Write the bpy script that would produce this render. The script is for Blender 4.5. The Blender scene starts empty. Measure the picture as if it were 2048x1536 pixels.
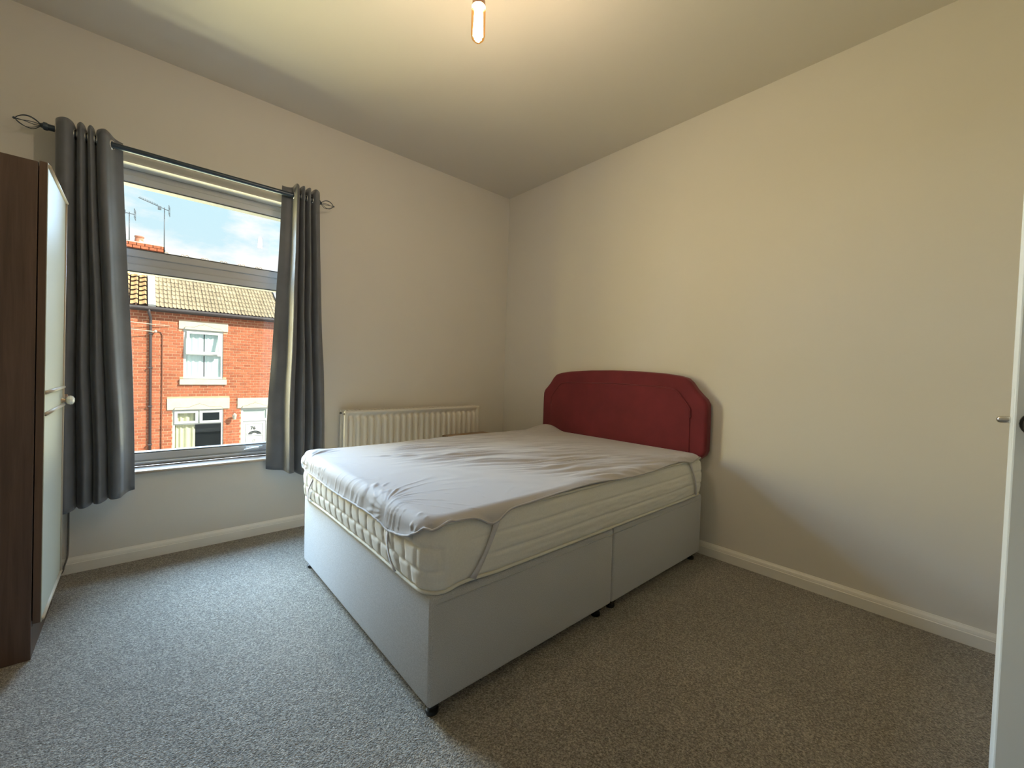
import bpy, bmesh, math, random
from mathutils import Vector, Matrix, noise

random.seed(7)
S = bpy.context.scene
COL = S.collection
PI = math.pi

# ------------------------------------------------------------------ camera
def make_camera():
    f_px = 831.591
    yaw, pitch, roll = math.radians(48.3152), math.radians(-1.5326), math.radians(1.6928)
    cp, sp = math.cos(pitch), math.sin(pitch)
    fwd = Vector((cp * math.cos(yaw), cp * math.sin(yaw), sp))
    right = Vector((math.sin(yaw), -math.cos(yaw), 0))
    up = right.cross(fwd)
    c, s = math.cos(roll), math.sin(roll)
    r2 = c * right + s * up
    u2 = -s * right + c * up
    cam = bpy.data.cameras.new('camera')
    cam.sensor_fit = 'HORIZONTAL'
    cam.sensor_width = 36.0
    cam.lens = f_px / 2048 * 36.0
    cam.clip_start = 0.02
    cam.clip_end = 500
    o = bpy.data.objects.new('camera', cam)
    m = Matrix(((r2.x, u2.x, -fwd.x, 0), (r2.y, u2.y, -fwd.y, 0), (r2.z, u2.z, -fwd.z, 0), (0, 0, 0, 1)))
    m.translation = Vector((-2.664, -3.1072, 1.1083))
    o.matrix_world = m
    COL.objects.link(o)
    S.camera = o
make_camera()

# ------------------------------------------------------------------ light
SUN_STRENGTH = 8.0
SKY_STRENGTH = 1.0
SKY_FILL_WATTS = 880.0
SKY_FILL_COLOR = (0.45, 0.69, 1.0)
FACADE_FILL_WATTS = 205.0
FACADE_FILL_COLOR = (1.0, 0.82, 0.34)
STREET_FILL_WATTS = 360.0
STREET_FILL_COLOR = (1.0, 0.97, 0.58)
BULB_WATTS = 20.5
BULB_COLOR = (1.0, 0.875, 0.80)
S.view_settings.view_transform = 'Standard'
S.view_settings.look = 'None'
S.view_settings.gamma = 1.0
S.view_settings.use_curve_mapping = False
S.view_settings.exposure = 0.0
S.cycles.max_bounces = 10
S.cycles.diffuse_bounces = 6
S.cycles.glossy_bounces = 4
S.cycles.transparent_max_bounces = 16
S.cycles.sample_clamp_indirect = 8.0
S.cycles.caustics_reflective = False
S.cycles.caustics_refractive = False

def make_world():
    w = bpy.data.worlds.new('sky')
    S.world = w
    w.use_nodes = True
    nt = w.node_tree
    nt.nodes.clear()
    N = lambda t: nt.nodes.new(t)
    out, bg = N('ShaderNodeOutputWorld'), N('ShaderNodeBackground')
    tc, sx = N('ShaderNodeTexCoord'), N('ShaderNodeSeparateXYZ')
    ramp = N('ShaderNodeValToRGB')
    e = ramp.color_ramp.elements
    e[0].position = 0.0; e[0].color = (0.86, 0.97, 1.03, 1)
    e[1].position = 0.8; e[1].color = (0.42, 0.74, 1.05, 1)
    m = ramp.color_ramp.elements.new(0.33); m.color = (0.66, 0.96, 1.08, 1)
    nz = N('ShaderNodeTexNoise')
    nz.inputs['Scale'].default_value = 3.2
    nz.inputs['Detail'].default_value = 7
    nz.inputs['Roughness'].default_value = 0.58
    mp = N('ShaderNodeMapping')
    mp.inputs['Scale'].default_value = (1, 1, 2.4)
    mp.inputs['Location'].default_value = (0.5, 1.2, 0.6)
    cr = N('ShaderNodeValToRGB')
    cr.color_ramp.elements[0].position = 0.47
    cr.color_ramp.elements[1].position = 0.57
    mix = N('ShaderNodeMix'); mix.data_type = 'RGBA'
    mix.inputs['B'].default_value = (1.12, 1.11, 1.11, 1)
    L = nt.links.new
    L(tc.outputs['Generated'], sx.inputs[0])
    L(sx.outputs['Z'], ramp.inputs[0])
    L(tc.outputs['Generated'], mp.inputs[0]); L(mp.outputs[0], nz.inputs['Vector'])
    L(nz.outputs['Fac'], cr.inputs[0])
    L(cr.outputs[0], mix.inputs['Factor'])
    L(ramp.outputs[0], mix.inputs['A'])
    L(mix.outputs['Result'], bg.inputs['Color'])
    bg.inputs['Strength'].default_value = SKY_STRENGTH
    L(bg.outputs[0], out.inputs[0])
make_world()

def lamp(name, kind, loc, direction=None, **kw):
    d = bpy.data.lights.new(name, kind)
    for k, v in kw.items():
        setattr(d, k, v)
    o = bpy.data.objects.new(name, d)
    o.location = loc
    if direction is not None:
        o.rotation_euler = Vector(direction).to_track_quat('-Z', 'Y').to_euler()
    COL.objects.link(o)
    return o
lamp('sun', 'SUN', (6, -8, 9), (-1, 1, -1.15), energy=SUN_STRENGTH, angle=math.radians(0.6), color=(1.0, 0.93, 0.82))
# added area lamps outside the window, filling in for sky, street and facade light
lamp('sky_fill', 'AREA', (-2.75, 1.55, 2.75), (0.2, -1, -0.85), energy=SKY_FILL_WATTS, color=SKY_FILL_COLOR,
     shape='RECTANGLE', size=2.2, size_y=2.0)
lamp('street_fill', 'AREA', (-2.35, 2.55, -0.15), (0, -0.8, 1), energy=STREET_FILL_WATTS, color=STREET_FILL_COLOR,
     shape='RECTANGLE', size=3.4, size_y=2.1)
lamp('facade_fill', 'AREA', (-3.45, 1.2, 1.30), (0.75, -1, 0), energy=FACADE_FILL_WATTS, color=FACADE_FILL_COLOR,
     shape='RECTANGLE', size=1.5, size_y=1.7)  # added fill lamp, set to the left to brighten the right wall

# ------------------------------------------------------------------ materials
def mat(name, color, rough=0.6, metal=0.0, var=None, bump=None, grain=None, sheen=0.0, spec=0.5,
        emit=None, estr=0.0, rnd=0.0, coat=0.0, second=None):
    """var=(scale, amount, detail)  bump=(scale, strength, detail)  grain=(sx,sy,sz,amount)  rnd=per-object value change"""
    m = bpy.data.materials.new(name)
    m.use_nodes = True
    nt = m.node_tree
    b = nt.nodes['Principled BSDF']
    L = nt.links.new
    N = lambda t: nt.nodes.new(t)
    b.inputs['Roughness'].default_value = rough
    b.inputs['Metallic'].default_value = metal
    b.inputs['Specular IOR Level'].default_value = spec
    if sheen:
        b.inputs['Sheen Weight'].default_value = sheen
        b.inputs['Sheen Roughness'].default_value = 0.4
    if coat:
        b.inputs['Coat Weight'].default_value = coat
        b.inputs['Coat Roughness'].default_value = 0.25
    if emit:
        b.inputs['Emission Color'].default_value = (*emit, 1)
        b.inputs['Emission Strength'].default_value = estr
    tc = N('ShaderNodeTexCoord')
    base = N('ShaderNodeRGB'); base.outputs[0].default_value = (*color, 1)
    cur = base.outputs[0]
    def noise_tex(scale, detail, vec=None, rough_=0.6):
        nz = N('ShaderNodeTexNoise')
        nz.inputs['Scale'].default_value = scale
        nz.inputs['Detail'].default_value = detail
        nz.inputs['Roughness'].default_value = rough_
        L(vec or tc.outputs['Object'], nz.inputs['Vector'])
        return nz
    def modulate(fac, lo, hi, cur):
        mr = N('ShaderNodeMapRange')
        mr.inputs['From Min'].default_value = 0.3; mr.inputs['From Max'].default_value = 0.7
        mr.inputs['To Min'].default_value = lo; mr.inputs['To Max'].default_value = hi
        L(fac, mr.inputs['Value'])
        mx = N('ShaderNodeMix'); mx.data_type = 'RGBA'; mx.blend_type = 'MULTIPLY'
        mx.inputs['Factor'].default_value = 1
        L(cur, mx.inputs['A']); L(mr.outputs[0], mx.inputs['B'])
        return mx.outputs['Result']
    if second:   # (color, scale, lo, hi)
        c2, sc, lo, hi = second
        nz = noise_tex(sc, 5)
        rp = N('ShaderNodeValToRGB')
        rp.color_ramp.elements[0].position = lo; rp.color_ramp.elements[1].position = hi
        L(nz.outputs['Fac'], rp.inputs[0])
        mx = N('ShaderNodeMix'); mx.data_type = 'RGBA'
        L(rp.outputs[0], mx.inputs['Factor']); L(cur, mx.inputs['A']); mx.inputs['B'].default_value = (*c2, 1)
        cur = mx.outputs['Result']
    if var:
        nz = noise_tex(var[0], var[2] if len(var) > 2 else 3)
        cur = modulate(nz.outputs['Fac'], 1 - var[1], 1 + var[1], cur)
    if grain:
        mp = N('ShaderNodeMapping'); mp.inputs['Scale'].default_value = grain[:3]
        L(tc.outputs['Object'], mp.inputs[0])
        nz = noise_tex(1.0, 6, mp.outputs[0])
        nz.inputs['Distortion'].default_value = 0.4
        cur = modulate(nz.outputs['Fac'], 1 - grain[3], 1 + grain[3], cur)
    if rnd:
        oi = N('ShaderNodeObjectInfo')
        mr = N('ShaderNodeMapRange')
        mr.inputs['To Min'].default_value = 1 - rnd; mr.inputs['To Max'].default_value = 1 + rnd
        L(oi.outputs['Random'], mr.inputs['Value'])
        mx = N('ShaderNodeMix'); mx.data_type = 'RGBA'; mx.blend_type = 'MULTIPLY'; mx.inputs['Factor'].default_value = 1
        L(cur, mx.inputs['A']); L(mr.outputs[0], mx.inputs['B'])
        cur = mx.outputs['Result']
    L(cur, b.inputs['Base Color'])
    if bump:
        nz = noise_tex(bump[0], bump[2] if len(bump) > 2 else 3)
        bp = N('ShaderNodeBump')
        bp.inputs['Strength'].default_value = bump[1]
        bp.inputs['Distance'].default_value = bump[3] if len(bump) > 3 else 0.004
        L(nz.outputs['Fac'], bp.inputs['Height'])
        L(bp.outputs[0], b.inputs['Normal'])
    return m

def glass(name, tint=(0.95, 0.98, 0.97), refl=1.0):
    m = bpy.data.materials.new(name)
    m.use_nodes = True
    nt = m.node_tree; nt.nodes.clear()
    N = lambda t: nt.nodes.new(t); L = nt.links.new
    out, tr, gl, mx, lw = (N('ShaderNodeOutputMaterial'), N('ShaderNodeBsdfTransparent'), N('ShaderNodeBsdfGlossy'),
                           N('ShaderNodeMixShader'), N('ShaderNodeLayerWeight'))
    tr.inputs[0].default_value = (*tint, 1)
    gl.inputs['Roughness'].default_value = 0.0
    lw.inputs['Blend'].default_value = 0.5
    pw, ma = N('ShaderNodeMath'), N('ShaderNodeMath')          # Schlick reflectance, the same from both sides of the pane
    pw.operation = 'POWER'; pw.inputs[1].default_value = 5
    ma.operation = 'MULTIPLY_ADD'; ma.inputs[1].default_value = 0.9 * min(refl, 1); ma.inputs[2].default_value = 0.055 * refl
    L(lw.outputs['Facing'], pw.inputs[0]); L(pw.outputs[0], ma.inputs[0])
    L(ma.outputs[0], mx.inputs[0]); L(tr.outputs[0], mx.inputs[1]); L(gl.outputs[0], mx.inputs[2]); L(mx.outputs[0], out.inputs[0])
    return m

M = {}
M['wall'] = mat('wall_paint', (0.69, 0.66, 0.595), 0.75, bump=(60, 0.10, 3, 0.002), var=(1.1, 0.02))
M['ceiling'] = mat('ceiling_paint', (0.67, 0.635, 0.565), 0.8, bump=(40, 0.08, 3, 0.002))
M['gloss_white'] = mat('white_gloss_paint', (0.78, 0.76, 0.70), 0.35)
M['door_white'] = mat('door_paint', (0.84, 0.86, 0.82), 0.45, bump=(14, 0.12, 4, 0.003))
M['upvc'] = mat('white_upvc', (0.50, 0.51, 0.525), 0.4)
M['chrome'] = mat('chrome', (0.75, 0.74, 0.72), 0.18, 1.0)
M['darkmetal'] = mat('dark_metal', (0.05, 0.048, 0.045), 0.35, 0.8)
M['rod'] = mat('gunmetal_rod', (0.055, 0.075, 0.10), 0.32, 0.55)
M['curtain'] = mat('grey_satin_curtain', (0.145, 0.155, 0.175), 0.55, spec=0.4, sheen=0.3, var=(9, 0.10), bump=(140, 0.12, 2, 0.001))
M['wardrobe_brown'] = mat('dark_brown_wood', (0.098, 0.060, 0.044), 0.42, grain=(60, 60, 3, 0.28))
M['edge_brown'] = mat('brown_edge_band', (0.105, 0.062, 0.040), 0.45, grain=(60, 60, 4, 0.2))
M['cream'] = mat('cream_laminate', (0.50, 0.51, 0.43), 0.6, spec=0.3)
M['beige'] = mat('beige_moulding', (0.50, 0.43, 0.33), 0.5)
M['crystal'] = mat('clear_knob', (0.85, 0.85, 0.78), 0.08, spec=0.9, coat=0.6)
M['brass'] = mat('aged_brass', (0.42, 0.29, 0.17), 0.35, 0.8)
M['pink_plastic'] = mat('pink_beige_plastic', (0.46, 0.36, 0.33), 0.5)
M['divan'] = mat('grey_woven_fabric', (0.46, 0.465, 0.47), 0.9, var=(420, 0.22, 2), bump=(420, 0.35, 2, 0.0015), sheen=0.15)
M['blackplastic'] = mat('black_plastic', (0.012, 0.012, 0.013), 0.4)
M['mattress'] = mat('ivory_mattress_ticking', (0.76, 0.745, 0.69), 0.8, var=(160, 0.04), bump=(260, 0.2, 2, 0.001), sheen=0.1)
M['tape'] = mat('cream_edge_tape', (0.70, 0.675, 0.59), 0.7, bump=(300, 0.2, 2, 0.001))
M['sheet'] = mat('white_protector_cloth', (0.47, 0.455, 0.465), 0.75, bump=(320, 0.12, 2, 0.0008), sheen=0.15)
M['elastic'] = mat('grey_elastic', (0.58, 0.56, 0.58), 0.8, bump=(500, 0.2, 1, 0.0006))
M['red'] = mat('wine_red_fabric', (0.155, 0.016, 0.024), 0.88, var=(5, 0.14), bump=(380, 0.3, 2, 0.001), sheen=0.22)
M['radiator'] = mat('radiator_enamel', (0.72, 0.69, 0.62), 0.35)
M['walnut'] = mat('brown_wood', (0.28, 0.19, 0.115), 0.45, grain=(5, 60, 60, 0.22))
M['amber_glass'] = glass('amber_bulb_glass', (1.0, 0.90, 0.72), 0.35)
def amber_edges(m):
    nt = m.node_tree                                 # the light crosses more of the coloured glass towards the rim
    lw = nt.nodes.new('ShaderNodeLayerWeight'); lw.inputs['Blend'].default_value = 0.45
    mx = nt.nodes.new('ShaderNodeMix'); mx.data_type = 'RGBA'
    mx.inputs['A'].default_value = (1.0, 0.92, 0.78, 1); mx.inputs['B'].default_value = (1.0, 0.62, 0.20, 1)
    nt.links.new(lw.outputs['Facing'], mx.inputs['Factor'])
    tr = [n for n in nt.nodes if n.type == 'BSDF_TRANSPARENT'][0]
    nt.links.new(mx.outputs['Result'], tr.inputs[0])
amber_edges(M['amber_glass'])
M['copper'] = mat('copper_holder', (0.50, 0.30, 0.20), 0.35, 0.7)
M['white_plastic'] = mat('white_plastic', (0.8, 0.8, 0.78), 0.4)
M['cable'] = mat('dark_cable', (0.15, 0.13, 0.105), 0.6)
M['pane'] = glass('window_glass')
M['gasket'] = mat('grey_gasket', (0.08, 0.085, 0.09), 0.6)
# outside
M['brick'] = mat('red_brick', (0.49, 0.148, 0.066), 0.9, rnd=0.24, var=(14, 0.22, 4), bump=(60, 0.4, 3, 0.004))
M['brick_plain'] = mat('red_brick_far', (0.49, 0.148, 0.066), 0.9, var=(5.5, 0.30, 4), bump=(60, 0.4, 3, 0.004))
M['mortar'] = mat('mortar', (0.70, 0.43, 0.26), 0.95, var=(6, 0.12))
M['stone'] = mat('painted_stone', (0.66, 0.62, 0.48), 0.8, var=(6, 0.07), bump=(30, 0.2, 3))
M['relief_shade_dirt'] = mat('shaded_dirty_stone', (0.30, 0.26, 0.19), 0.95)  # dark tone for shade and dirt painted along the lintel carving
M['pvc_out'] = mat('white_house_plastic', (0.66, 0.68, 0.63), 0.4)
M['pane_out'] = glass('house_glass', (0.95, 0.98, 0.97), 1.0)
M['net'] = mat('pale_green_curtain', (0.78, 0.90, 0.87), 0.9)
M['yellow_curtain'] = mat('pale_yellow_curtain', (0.74, 0.71, 0.46), 0.9)
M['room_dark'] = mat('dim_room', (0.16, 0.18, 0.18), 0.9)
M['tile_tan'] = mat('lichen_roof_tile', (0.42, 0.345, 0.225), 0.95, rnd=0.16, var=(7, 0.22, 5), bump=(30, 0.4, 4))
M['tile_orange'] = mat('clay_pantile', (0.56, 0.36, 0.165), 0.9, rnd=0.14, var=(8, 0.15), bump=(30, 0.3, 3))
M['roof_under'] = mat('roof_underlay', (0.10, 0.06, 0.045), 0.95)
M['gutter'] = mat('brown_gutter', (0.075, 0.062, 0.06), 0.5)
M['lead'] = mat('pale_flashing', (0.62, 0.62, 0.58), 0.7, var=(12, 0.15))
M['terracotta'] = mat('terracotta', (0.52, 0.22, 0.13), 0.85, second=((0.65, 0.62, 0.56), 6, 0.5, 0.6))
M['aerial'] = mat('aerial_metal', (0.16, 0.19, 0.21), 0.5, 0.4)
M['tarmac'] = mat('tarmac', (0.16, 0.16, 0.165), 0.95, var=(3, 0.2), bump=(80, 0.4, 3))
M['paving'] = mat('pavement', (0.40, 0.385, 0.36), 0.95, var=(2, 0.15))
M['black_paint'] = mat('black_number', (0.04, 0.045, 0.045), 0.5)
M['dark_glass'] = mat('dark_leaded_glass', (0.07, 0.075, 0.07), 0.2)

def carpet_material():
    m = bpy.data.materials.new('speckled_carpet')
    m.use_nodes = True
    nt = m.node_tree; b = nt.nodes['Principled BSDF']
    N = lambda t: nt.nodes.new(t); L = nt.links.new
    tc = N('ShaderNodeTexCoord')
    n1, n2, n3 = N('ShaderNodeTexNoise'), N('ShaderNodeTexVoronoi'), N('ShaderNodeTexNoise')
    n1.inputs['Scale'].default_value = 170; n1.inputs['Detail'].default_value = 3; n1.inputs['Roughness'].default_value = 0.7
    n2.inputs['Scale'].default_value = 210
    n3.inputs['Scale'].default_value = 2.2; n3.inputs['Detail'].default_value = 4
    for n in (n1, n2, n3):
        L(tc.outputs['Object'], n.inputs['Vector'])
    rp = N('ShaderNodeValToRGB')
    e = rp.color_ramp.elements
    e[0].position = 0.34; e[0].color = (0.118, 0.106, 0.088, 1)
    e[1].position = 0.68; e[1].color = (0.54, 0.495, 0.42, 1)
    k = e.new(0.5); k.color = (0.27, 0.246, 0.208, 1)
    L(n1.outputs['Fac'], rp.inputs[0])
    mr = N('ShaderNodeMapRange')
    mr.inputs['From Min'].default_value = 0.3; mr.inputs['From Max'].default_value = 0.7
    mr.inputs['To Min'].default_value = 0.9; mr.inputs['To Max'].default_value = 1.1
    L(n3.outputs['Fac'], mr.inputs['Value'])
    mx = N('ShaderNodeMix'); mx.data_type = 'RGBA'; mx.blend_type = 'MULTIPLY'; mx.inputs['Factor'].default_value = 1
    L(rp.outputs[0], mx.inputs['A']); L(mr.outputs[0], mx.inputs['B'])
    L(mx.outputs['Result'], b.inputs['Base Color'])
    b.inputs['Roughness'].default_value = 1.0
    b.inputs['Specular IOR Level'].default_value = 0.1
    b.inputs['Sheen Weight'].default_value = 0.25
    add = N('ShaderNodeMath'); add.operation = 'SUBTRACT'
    L(n1.outputs['Fac'], add.inputs[0]); L(n2.outputs['Distance'], add.inputs[1])
    bp = N('ShaderNodeBump'); bp.inputs['Strength'].default_value = 0.9; bp.inputs['Distance'].default_value = 0.006
    L(add.outputs[0], bp.inputs['Height']); L(bp.outputs[0], b.inputs['Normal'])
    return m
M['carpet'] = carpet_material()

# ------------------------------------------------------------------ mesh helpers
class MB:
    def __init__(self):
        self.v, self.f = [], []
    def add(self, vs, fs):
        n = len(self.v)
        self.v += [Vector(p) for p in vs]
        self.f += [tuple(i + n for i in f) for f in fs]
        return self
    def box(self, x0, x1, y0, y1, z0, z1):
        vs = [(x, y, z) for z in (z0, z1) for y in (y0, y1) for x in (x0, x1)]
        return self.add(vs, [(0, 2, 3, 1), (4, 5, 7, 6), (0, 1, 5, 4), (1, 3, 7, 5), (3, 2, 6, 7), (2, 0, 4, 6)])
    def rbox(self, x0, x1, y0, y1, z0, z1, r, seg=2):
        bm = bmesh.new()
        t = MB().box(x0, x1, y0, y1, z0, z1)
        vs = [bm.verts.new(p) for p in t.v]
        for f in t.f:
            bm.faces.new([vs[i] for i in f])
        bmesh.ops.bevel(bm, geom=list(bm.edges), offset=r, segments=seg, profile=0.5, affect='EDGES')
        bm.verts.index_update()
        self.add([v.co.copy() for v in bm.verts], [tuple(v.index for v in f.verts) for f in bm.faces])
        bm.free()
        return self
    def tube(self, pts, r, n=8, closed=False, cap=True):
        pts = [Vector(p) for p in pts]
        m = len(pts)
        rs = r if isinstance(r, (list, tuple)) else [r] * m
        vs, fs = [], []
        prev = None
        for i, p in enumerate(pts):
            if closed:
                t = pts[(i + 1) % m] - pts[i - 1]
            else:
                t = pts[min(i + 1, m - 1)] - pts[max(i - 1, 0)]
            t.normalize()
            if prev is None:
                a = Vector((0, 0, 1)) if abs(t.z) < 0.9 else Vector((1, 0, 0))
                u = t.cross(a).normalized()
            else:
                u = (prev - t * prev.dot(t)).normalized()
            prev = u
            w = t.cross(u)
            for k in range(n):
                a = 2 * PI * k / n
                vs.append(p + (u * math.cos(a) + w * math.sin(a)) * rs[i])
        for i in range(m if closed else m - 1):
            j = (i + 1) % m
            for k in range(n):
                k2 = (k + 1) % n
                fs.append((i * n + k, i * n + k2, j * n + k2, j * n + k))
        if cap and not closed:
            fs.append(tuple(range(n))[::-1])
            fs.append(tuple((m - 1) * n + k for k in range(n)))
        return self.add(vs, fs)
    def cyl(self, p0, p1, r, n=16, r1=None):
        return self.tube([p0, p1], [r, r if r1 is None else r1], n)
    def lathe(self, prof, c, axis=(0, 0, 1), n=24):
        """prof = [(radius, height)], revolved round axis through c"""
        ax = Vector(axis).normalized()
        a = Vector((1, 0, 0)) if abs(ax.x) < 0.9 else Vector((0, 1, 0))
        u = ax.cross(a).normalized(); w = ax.cross(u)
        c = Vector(c)
        vs, fs = [], []
        for (r, h) in prof:
            for k in range(n):
                t = 2 * PI * k / n
                vs.append(c + ax * h + (u * math.cos(t) + w * math.sin(t)) * max(r, 1e-5))
        for i in range(len(prof) - 1):
            for k in range(n):
                k2 = (k + 1) % n
                fs.append((i * n + k, i * n + k2, (i + 1) * n + k2, (i + 1) * n + k))
        fs.append(tuple(range(n))[::-1]); fs.append(tuple((len(prof) - 1) * n + k for k in range(n)))
        return self.add(vs, fs)
    def prism(self, poly, fn0, fn1):
        """poly = 2D outline; fn0/fn1 map (a, b) to the two end faces"""
        n = len(poly)
        vs = [fn0(*p) for p in poly] + [fn1(*p) for p in poly]
        fs = [tuple(range(n))[::-1], tuple(range(n, 2 * n))]
        fs += [(i, (i + 1) % n, n + (i + 1) % n, n + i) for i in range(n)]
        return self.add(vs, fs)
    def grid(self, nu, nv, fn, closed_u=False):
        vs = [fn(i, j) for j in range(nv) for i in range(nu)]
        fs = []
        for j in range(nv - 1):
            for i in range(nu if closed_u else nu - 1):
                i2 = (i + 1) % nu
                fs.append((j * nu + i, j * nu + i2, (j + 1) * nu + i2, (j + 1) * nu + i))
        return self.add(vs, fs)
    def frame(self, x0, x1, z0, z1, y0, y1, w):
        """rectangular frame of four mitred members in an xz plane"""
        o = [(x0, z0), (x1, z0), (x1, z1), (x0, z1)]
        i = [(x0 + w, z0 + w), (x1 - w, z0 + w), (x1 - w, z1 - w), (x0 + w, z1 - w)]
        vs = [(a, y0, b) for a, b in o] + [(a, y0, b) for a, b in i] + [(a, y1, b) for a, b in o] + [(a, y1, b) for a, b in i]
        fs = []
        for k in range(4):
            k2 = (k + 1) % 4
            fs += [(k, k2, 4 + k2, 4 + k), (8 + k2, 8 + k, 12 + k, 12 + k2), (k2, k, 8 + k, 8 + k2), (4 + k, 4 + k2, 12 + k2, 12 + k)]
        return self.add(vs, fs)

ORIGIN = {}
def obj(name, mb, material, parent=None, smooth=False, bevel=0.0, kind=None, label=None, fix=True):
    vs = mb.v
    lo = Vector((min(p.x for p in vs), min(p.y for p in vs), min(p.z for p in vs)))
    hi = Vector((max(p.x for p in vs), max(p.y for p in vs), max(p.z for p in vs)))
    org = Vector(((lo.x + hi.x) / 2, (lo.y + hi.y) / 2, lo.z))
    me = bpy.data.meshes.new(name)
    me.from_pydata([p - org for p in vs], [], mb.f)
    if fix:
        bm = bmesh.new(); bm.from_mesh(me)
        bmesh.ops.recalc_face_normals(bm, faces=bm.faces)
        bm.to_mesh(me); bm.free()
    me.materials.append(material)
    if smooth:
        for p in me.polygons:
            p.use_smooth = True
    o = bpy.data.objects.new(name, me)
    COL.objects.link(o)
    if parent is not None:
        o.parent = parent
        o.location = org - ORIGIN[parent.name]
    else:
        o.location = org
    ORIGIN[o.name] = org
    if smooth == 'angle':
        es = o.modifiers.new('split', 'EDGE_SPLIT'); es.split_angle = math.radians(40)
    if bevel:
        b = o.modifiers.new('bevel', 'BEVEL'); b.width = bevel; b.segments = 2; b.limit_method = 'ANGLE'
    if kind: o['kind'] = kind
    if label: o['label'] = label
    return o
def thing(name, label, cat, loc=(0, 0, 0), group=None):
    o = bpy.data.objects.new(name, None)
    o.empty_display_size = 0.1
    COL.objects.link(o)
    o.location = loc
    ORIGIN[o.name] = Vector(loc)
    o['label'] = label; o['category'] = cat
    if group: o['group'] = group
    return o
def tag(o, label, cat, group=None):
    o['label'] = label; o['category'] = cat
    if group: o['group'] = group
    return o
def clone(src, parent, loc, name=None, scale=None, rot=None):
    o = bpy.data.objects.new(name or src.name.split('.')[0], src.data)
    COL.objects.link(o)
    o.parent = parent
    o.location = Vector(loc) - (ORIGIN[parent.name] if parent else Vector())
    if scale: o.scale = scale
    if rot: o.rotation_euler = rot
    return o
def catmull(pts, n):
    pts = [Vector(p) for p in pts]
    out = []
    m = len(pts) - 1
    for k in range(n):
        t = k / (n - 1) * m
        i = min(int(t), m - 1); t -= i
        p0, p1, p2, p3 = pts[max(i - 1, 0)], pts[i], pts[i + 1], pts[min(i + 2, m)]
        out.append(0.5 * ((2 * p1) + (p2 - p0) * t + (2 * p0 - 5 * p1 + 4 * p2 - p3) * t * t + (3 * p1 - p0 - 3 * p2 + p3) * t ** 3))
    return out
def smooth01(a, b, x):
    t = min(max((x - a) / (b - a), 0), 1)
    return t * t * (3 - 2 * t)

# ------------------------------------------------------------------ room shell
XL, YB, H = -3.52, -3.92, 2.797
WX0, WX1, WZ0, WZ1 = -2.93, -1.80, 0.505, 2.187      # window opening
obj('floor', MB().box(XL - .1, 0.1, YB - 1.4, 0.3, -.12, 0), M['carpet'], kind='structure')
obj('ceiling', MB().box(XL - .1, 0.12, YB - 1.4, 0.3, H, H + .12), M['ceiling'], kind='structure')
obj('wall_right', MB().box(0, 0.12, YB - 1.4, 0.3, 0, H), M['wall'], kind='structure')
obj('wall_left', MB().box(XL - .1, XL, YB - 1.4, 0.3, 0, H), M['wall'], kind='structure')
w = MB()
w.box(XL, WX0, 0, .28, 0, H).box(WX1, 0, 0, .28, 0, H)
w.box(WX0, WX1, 0, .28, 0, WZ0 - .02).box(WX0, WX1, 0, .28, WZ1, H)
obj('wall_front', w, M['wall'], kind='structure')
DX0, DX1, DZ = -2.12, -1.345, 2.0
w = MB()
w.box(XL, DX0, YB - .12, YB, 0, H).box(DX1, 0, YB - .12, YB, 0, H).box(DX0, DX1, YB - .12, YB, DZ, H)
obj('wall_back', w, M['wall'], kind='structure')
obj('wall_landing', MB().box(XL, 0, YB - 1.4, YB - 1.3, 0, H), M['wall'], kind='structure')

def baseboard(name, along, a0, a1):
    t, h = 0.018, 0.079
    prof = [(0, 0), (t, 0), (t, .050), (t - .003, .053), (t - .003, .056), (t - .006, .066), (t - .012, .075), (.004, h), (0, h)]
    mb = MB()
    if along == 'x':
        mb.prism(prof, lambda d, z: (a0, -d, z), lambda d, z: (a1, -d, z))
    elif along == 'y':
        mb.prism(prof, lambda d, z: (-d, a0, z), lambda d, z: (-d, a1, z))
    elif along == 'yl':
        mb.prism(prof, lambda d, z: (XL + d, a0, z), lambda d, z: (XL + d, a1, z))
    else:
        mb.prism(prof, lambda d, z: (a0, YB + d, z), lambda d, z: (a1, YB + d, z))
    obj(name, mb, M['gloss_white'], kind='structure')
baseboard('baseboard_front', 'x', XL, 0)
baseboard('baseboard_right', 'y', YB, 0)
baseboard('baseboard_left', 'yl', YB, 0)
baseboard('baseboard_back', 'xb', XL, DX0 - .07)

# window: two casements one above the other, plastic frame, plaster reveal, timber sill board
win = obj('window_1', MB().frame(WX0, WX1, WZ0, WZ1, .100, .165, .036), M['upvc'], kind='structure', bevel=.003)
obj('transom', MB().box(WX0 + .036, WX1 - .036, .100, .165, 1.660, 1.704), M['upvc'], win, bevel=.003)
obj('upper_sash', MB().frame(WX0 + .034, WX1 - .034, 1.702, WZ1 - .034, .090, .150, .041), M['upvc'], win, bevel=.005)
obj('lower_sash', MB().frame(WX0 + .034, WX1 - .034, WZ0 + .034, 1.662, .090, .150, .041), M['upvc'], win, bevel=.005)
for (z0, z1) in ((1.738, WZ1 - .07), (WZ0 + .07, 1.626)):
    obj('pane', MB().add([(WX0 + .07, .106, z0), (WX1 - .07, .106, z0), (WX1 - .07, .106, z1), (WX0 + .07, .106, z1)], [(0, 1, 2, 3)]), M['pane'], win, fix=False)
    obj('gasket', MB().frame(WX0 + .068, WX1 - .068, z0 - .002, z1 + .002, .094, .152, .013), M['gasket'], win)
sill = MB().prism([(.10, .484), (.10, .505), (-.018, .505), (-.025, .499), (-.025, .490), (-.018, .484)],
                  lambda y, z: (WX0 - .05, y, z), lambda y, z: (WX1 + .05, y, z))
obj('window_sill', sill, mat('sill_wood', (0.15, 0.115, 0.09), 0.5), win, bevel=.002)
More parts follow.
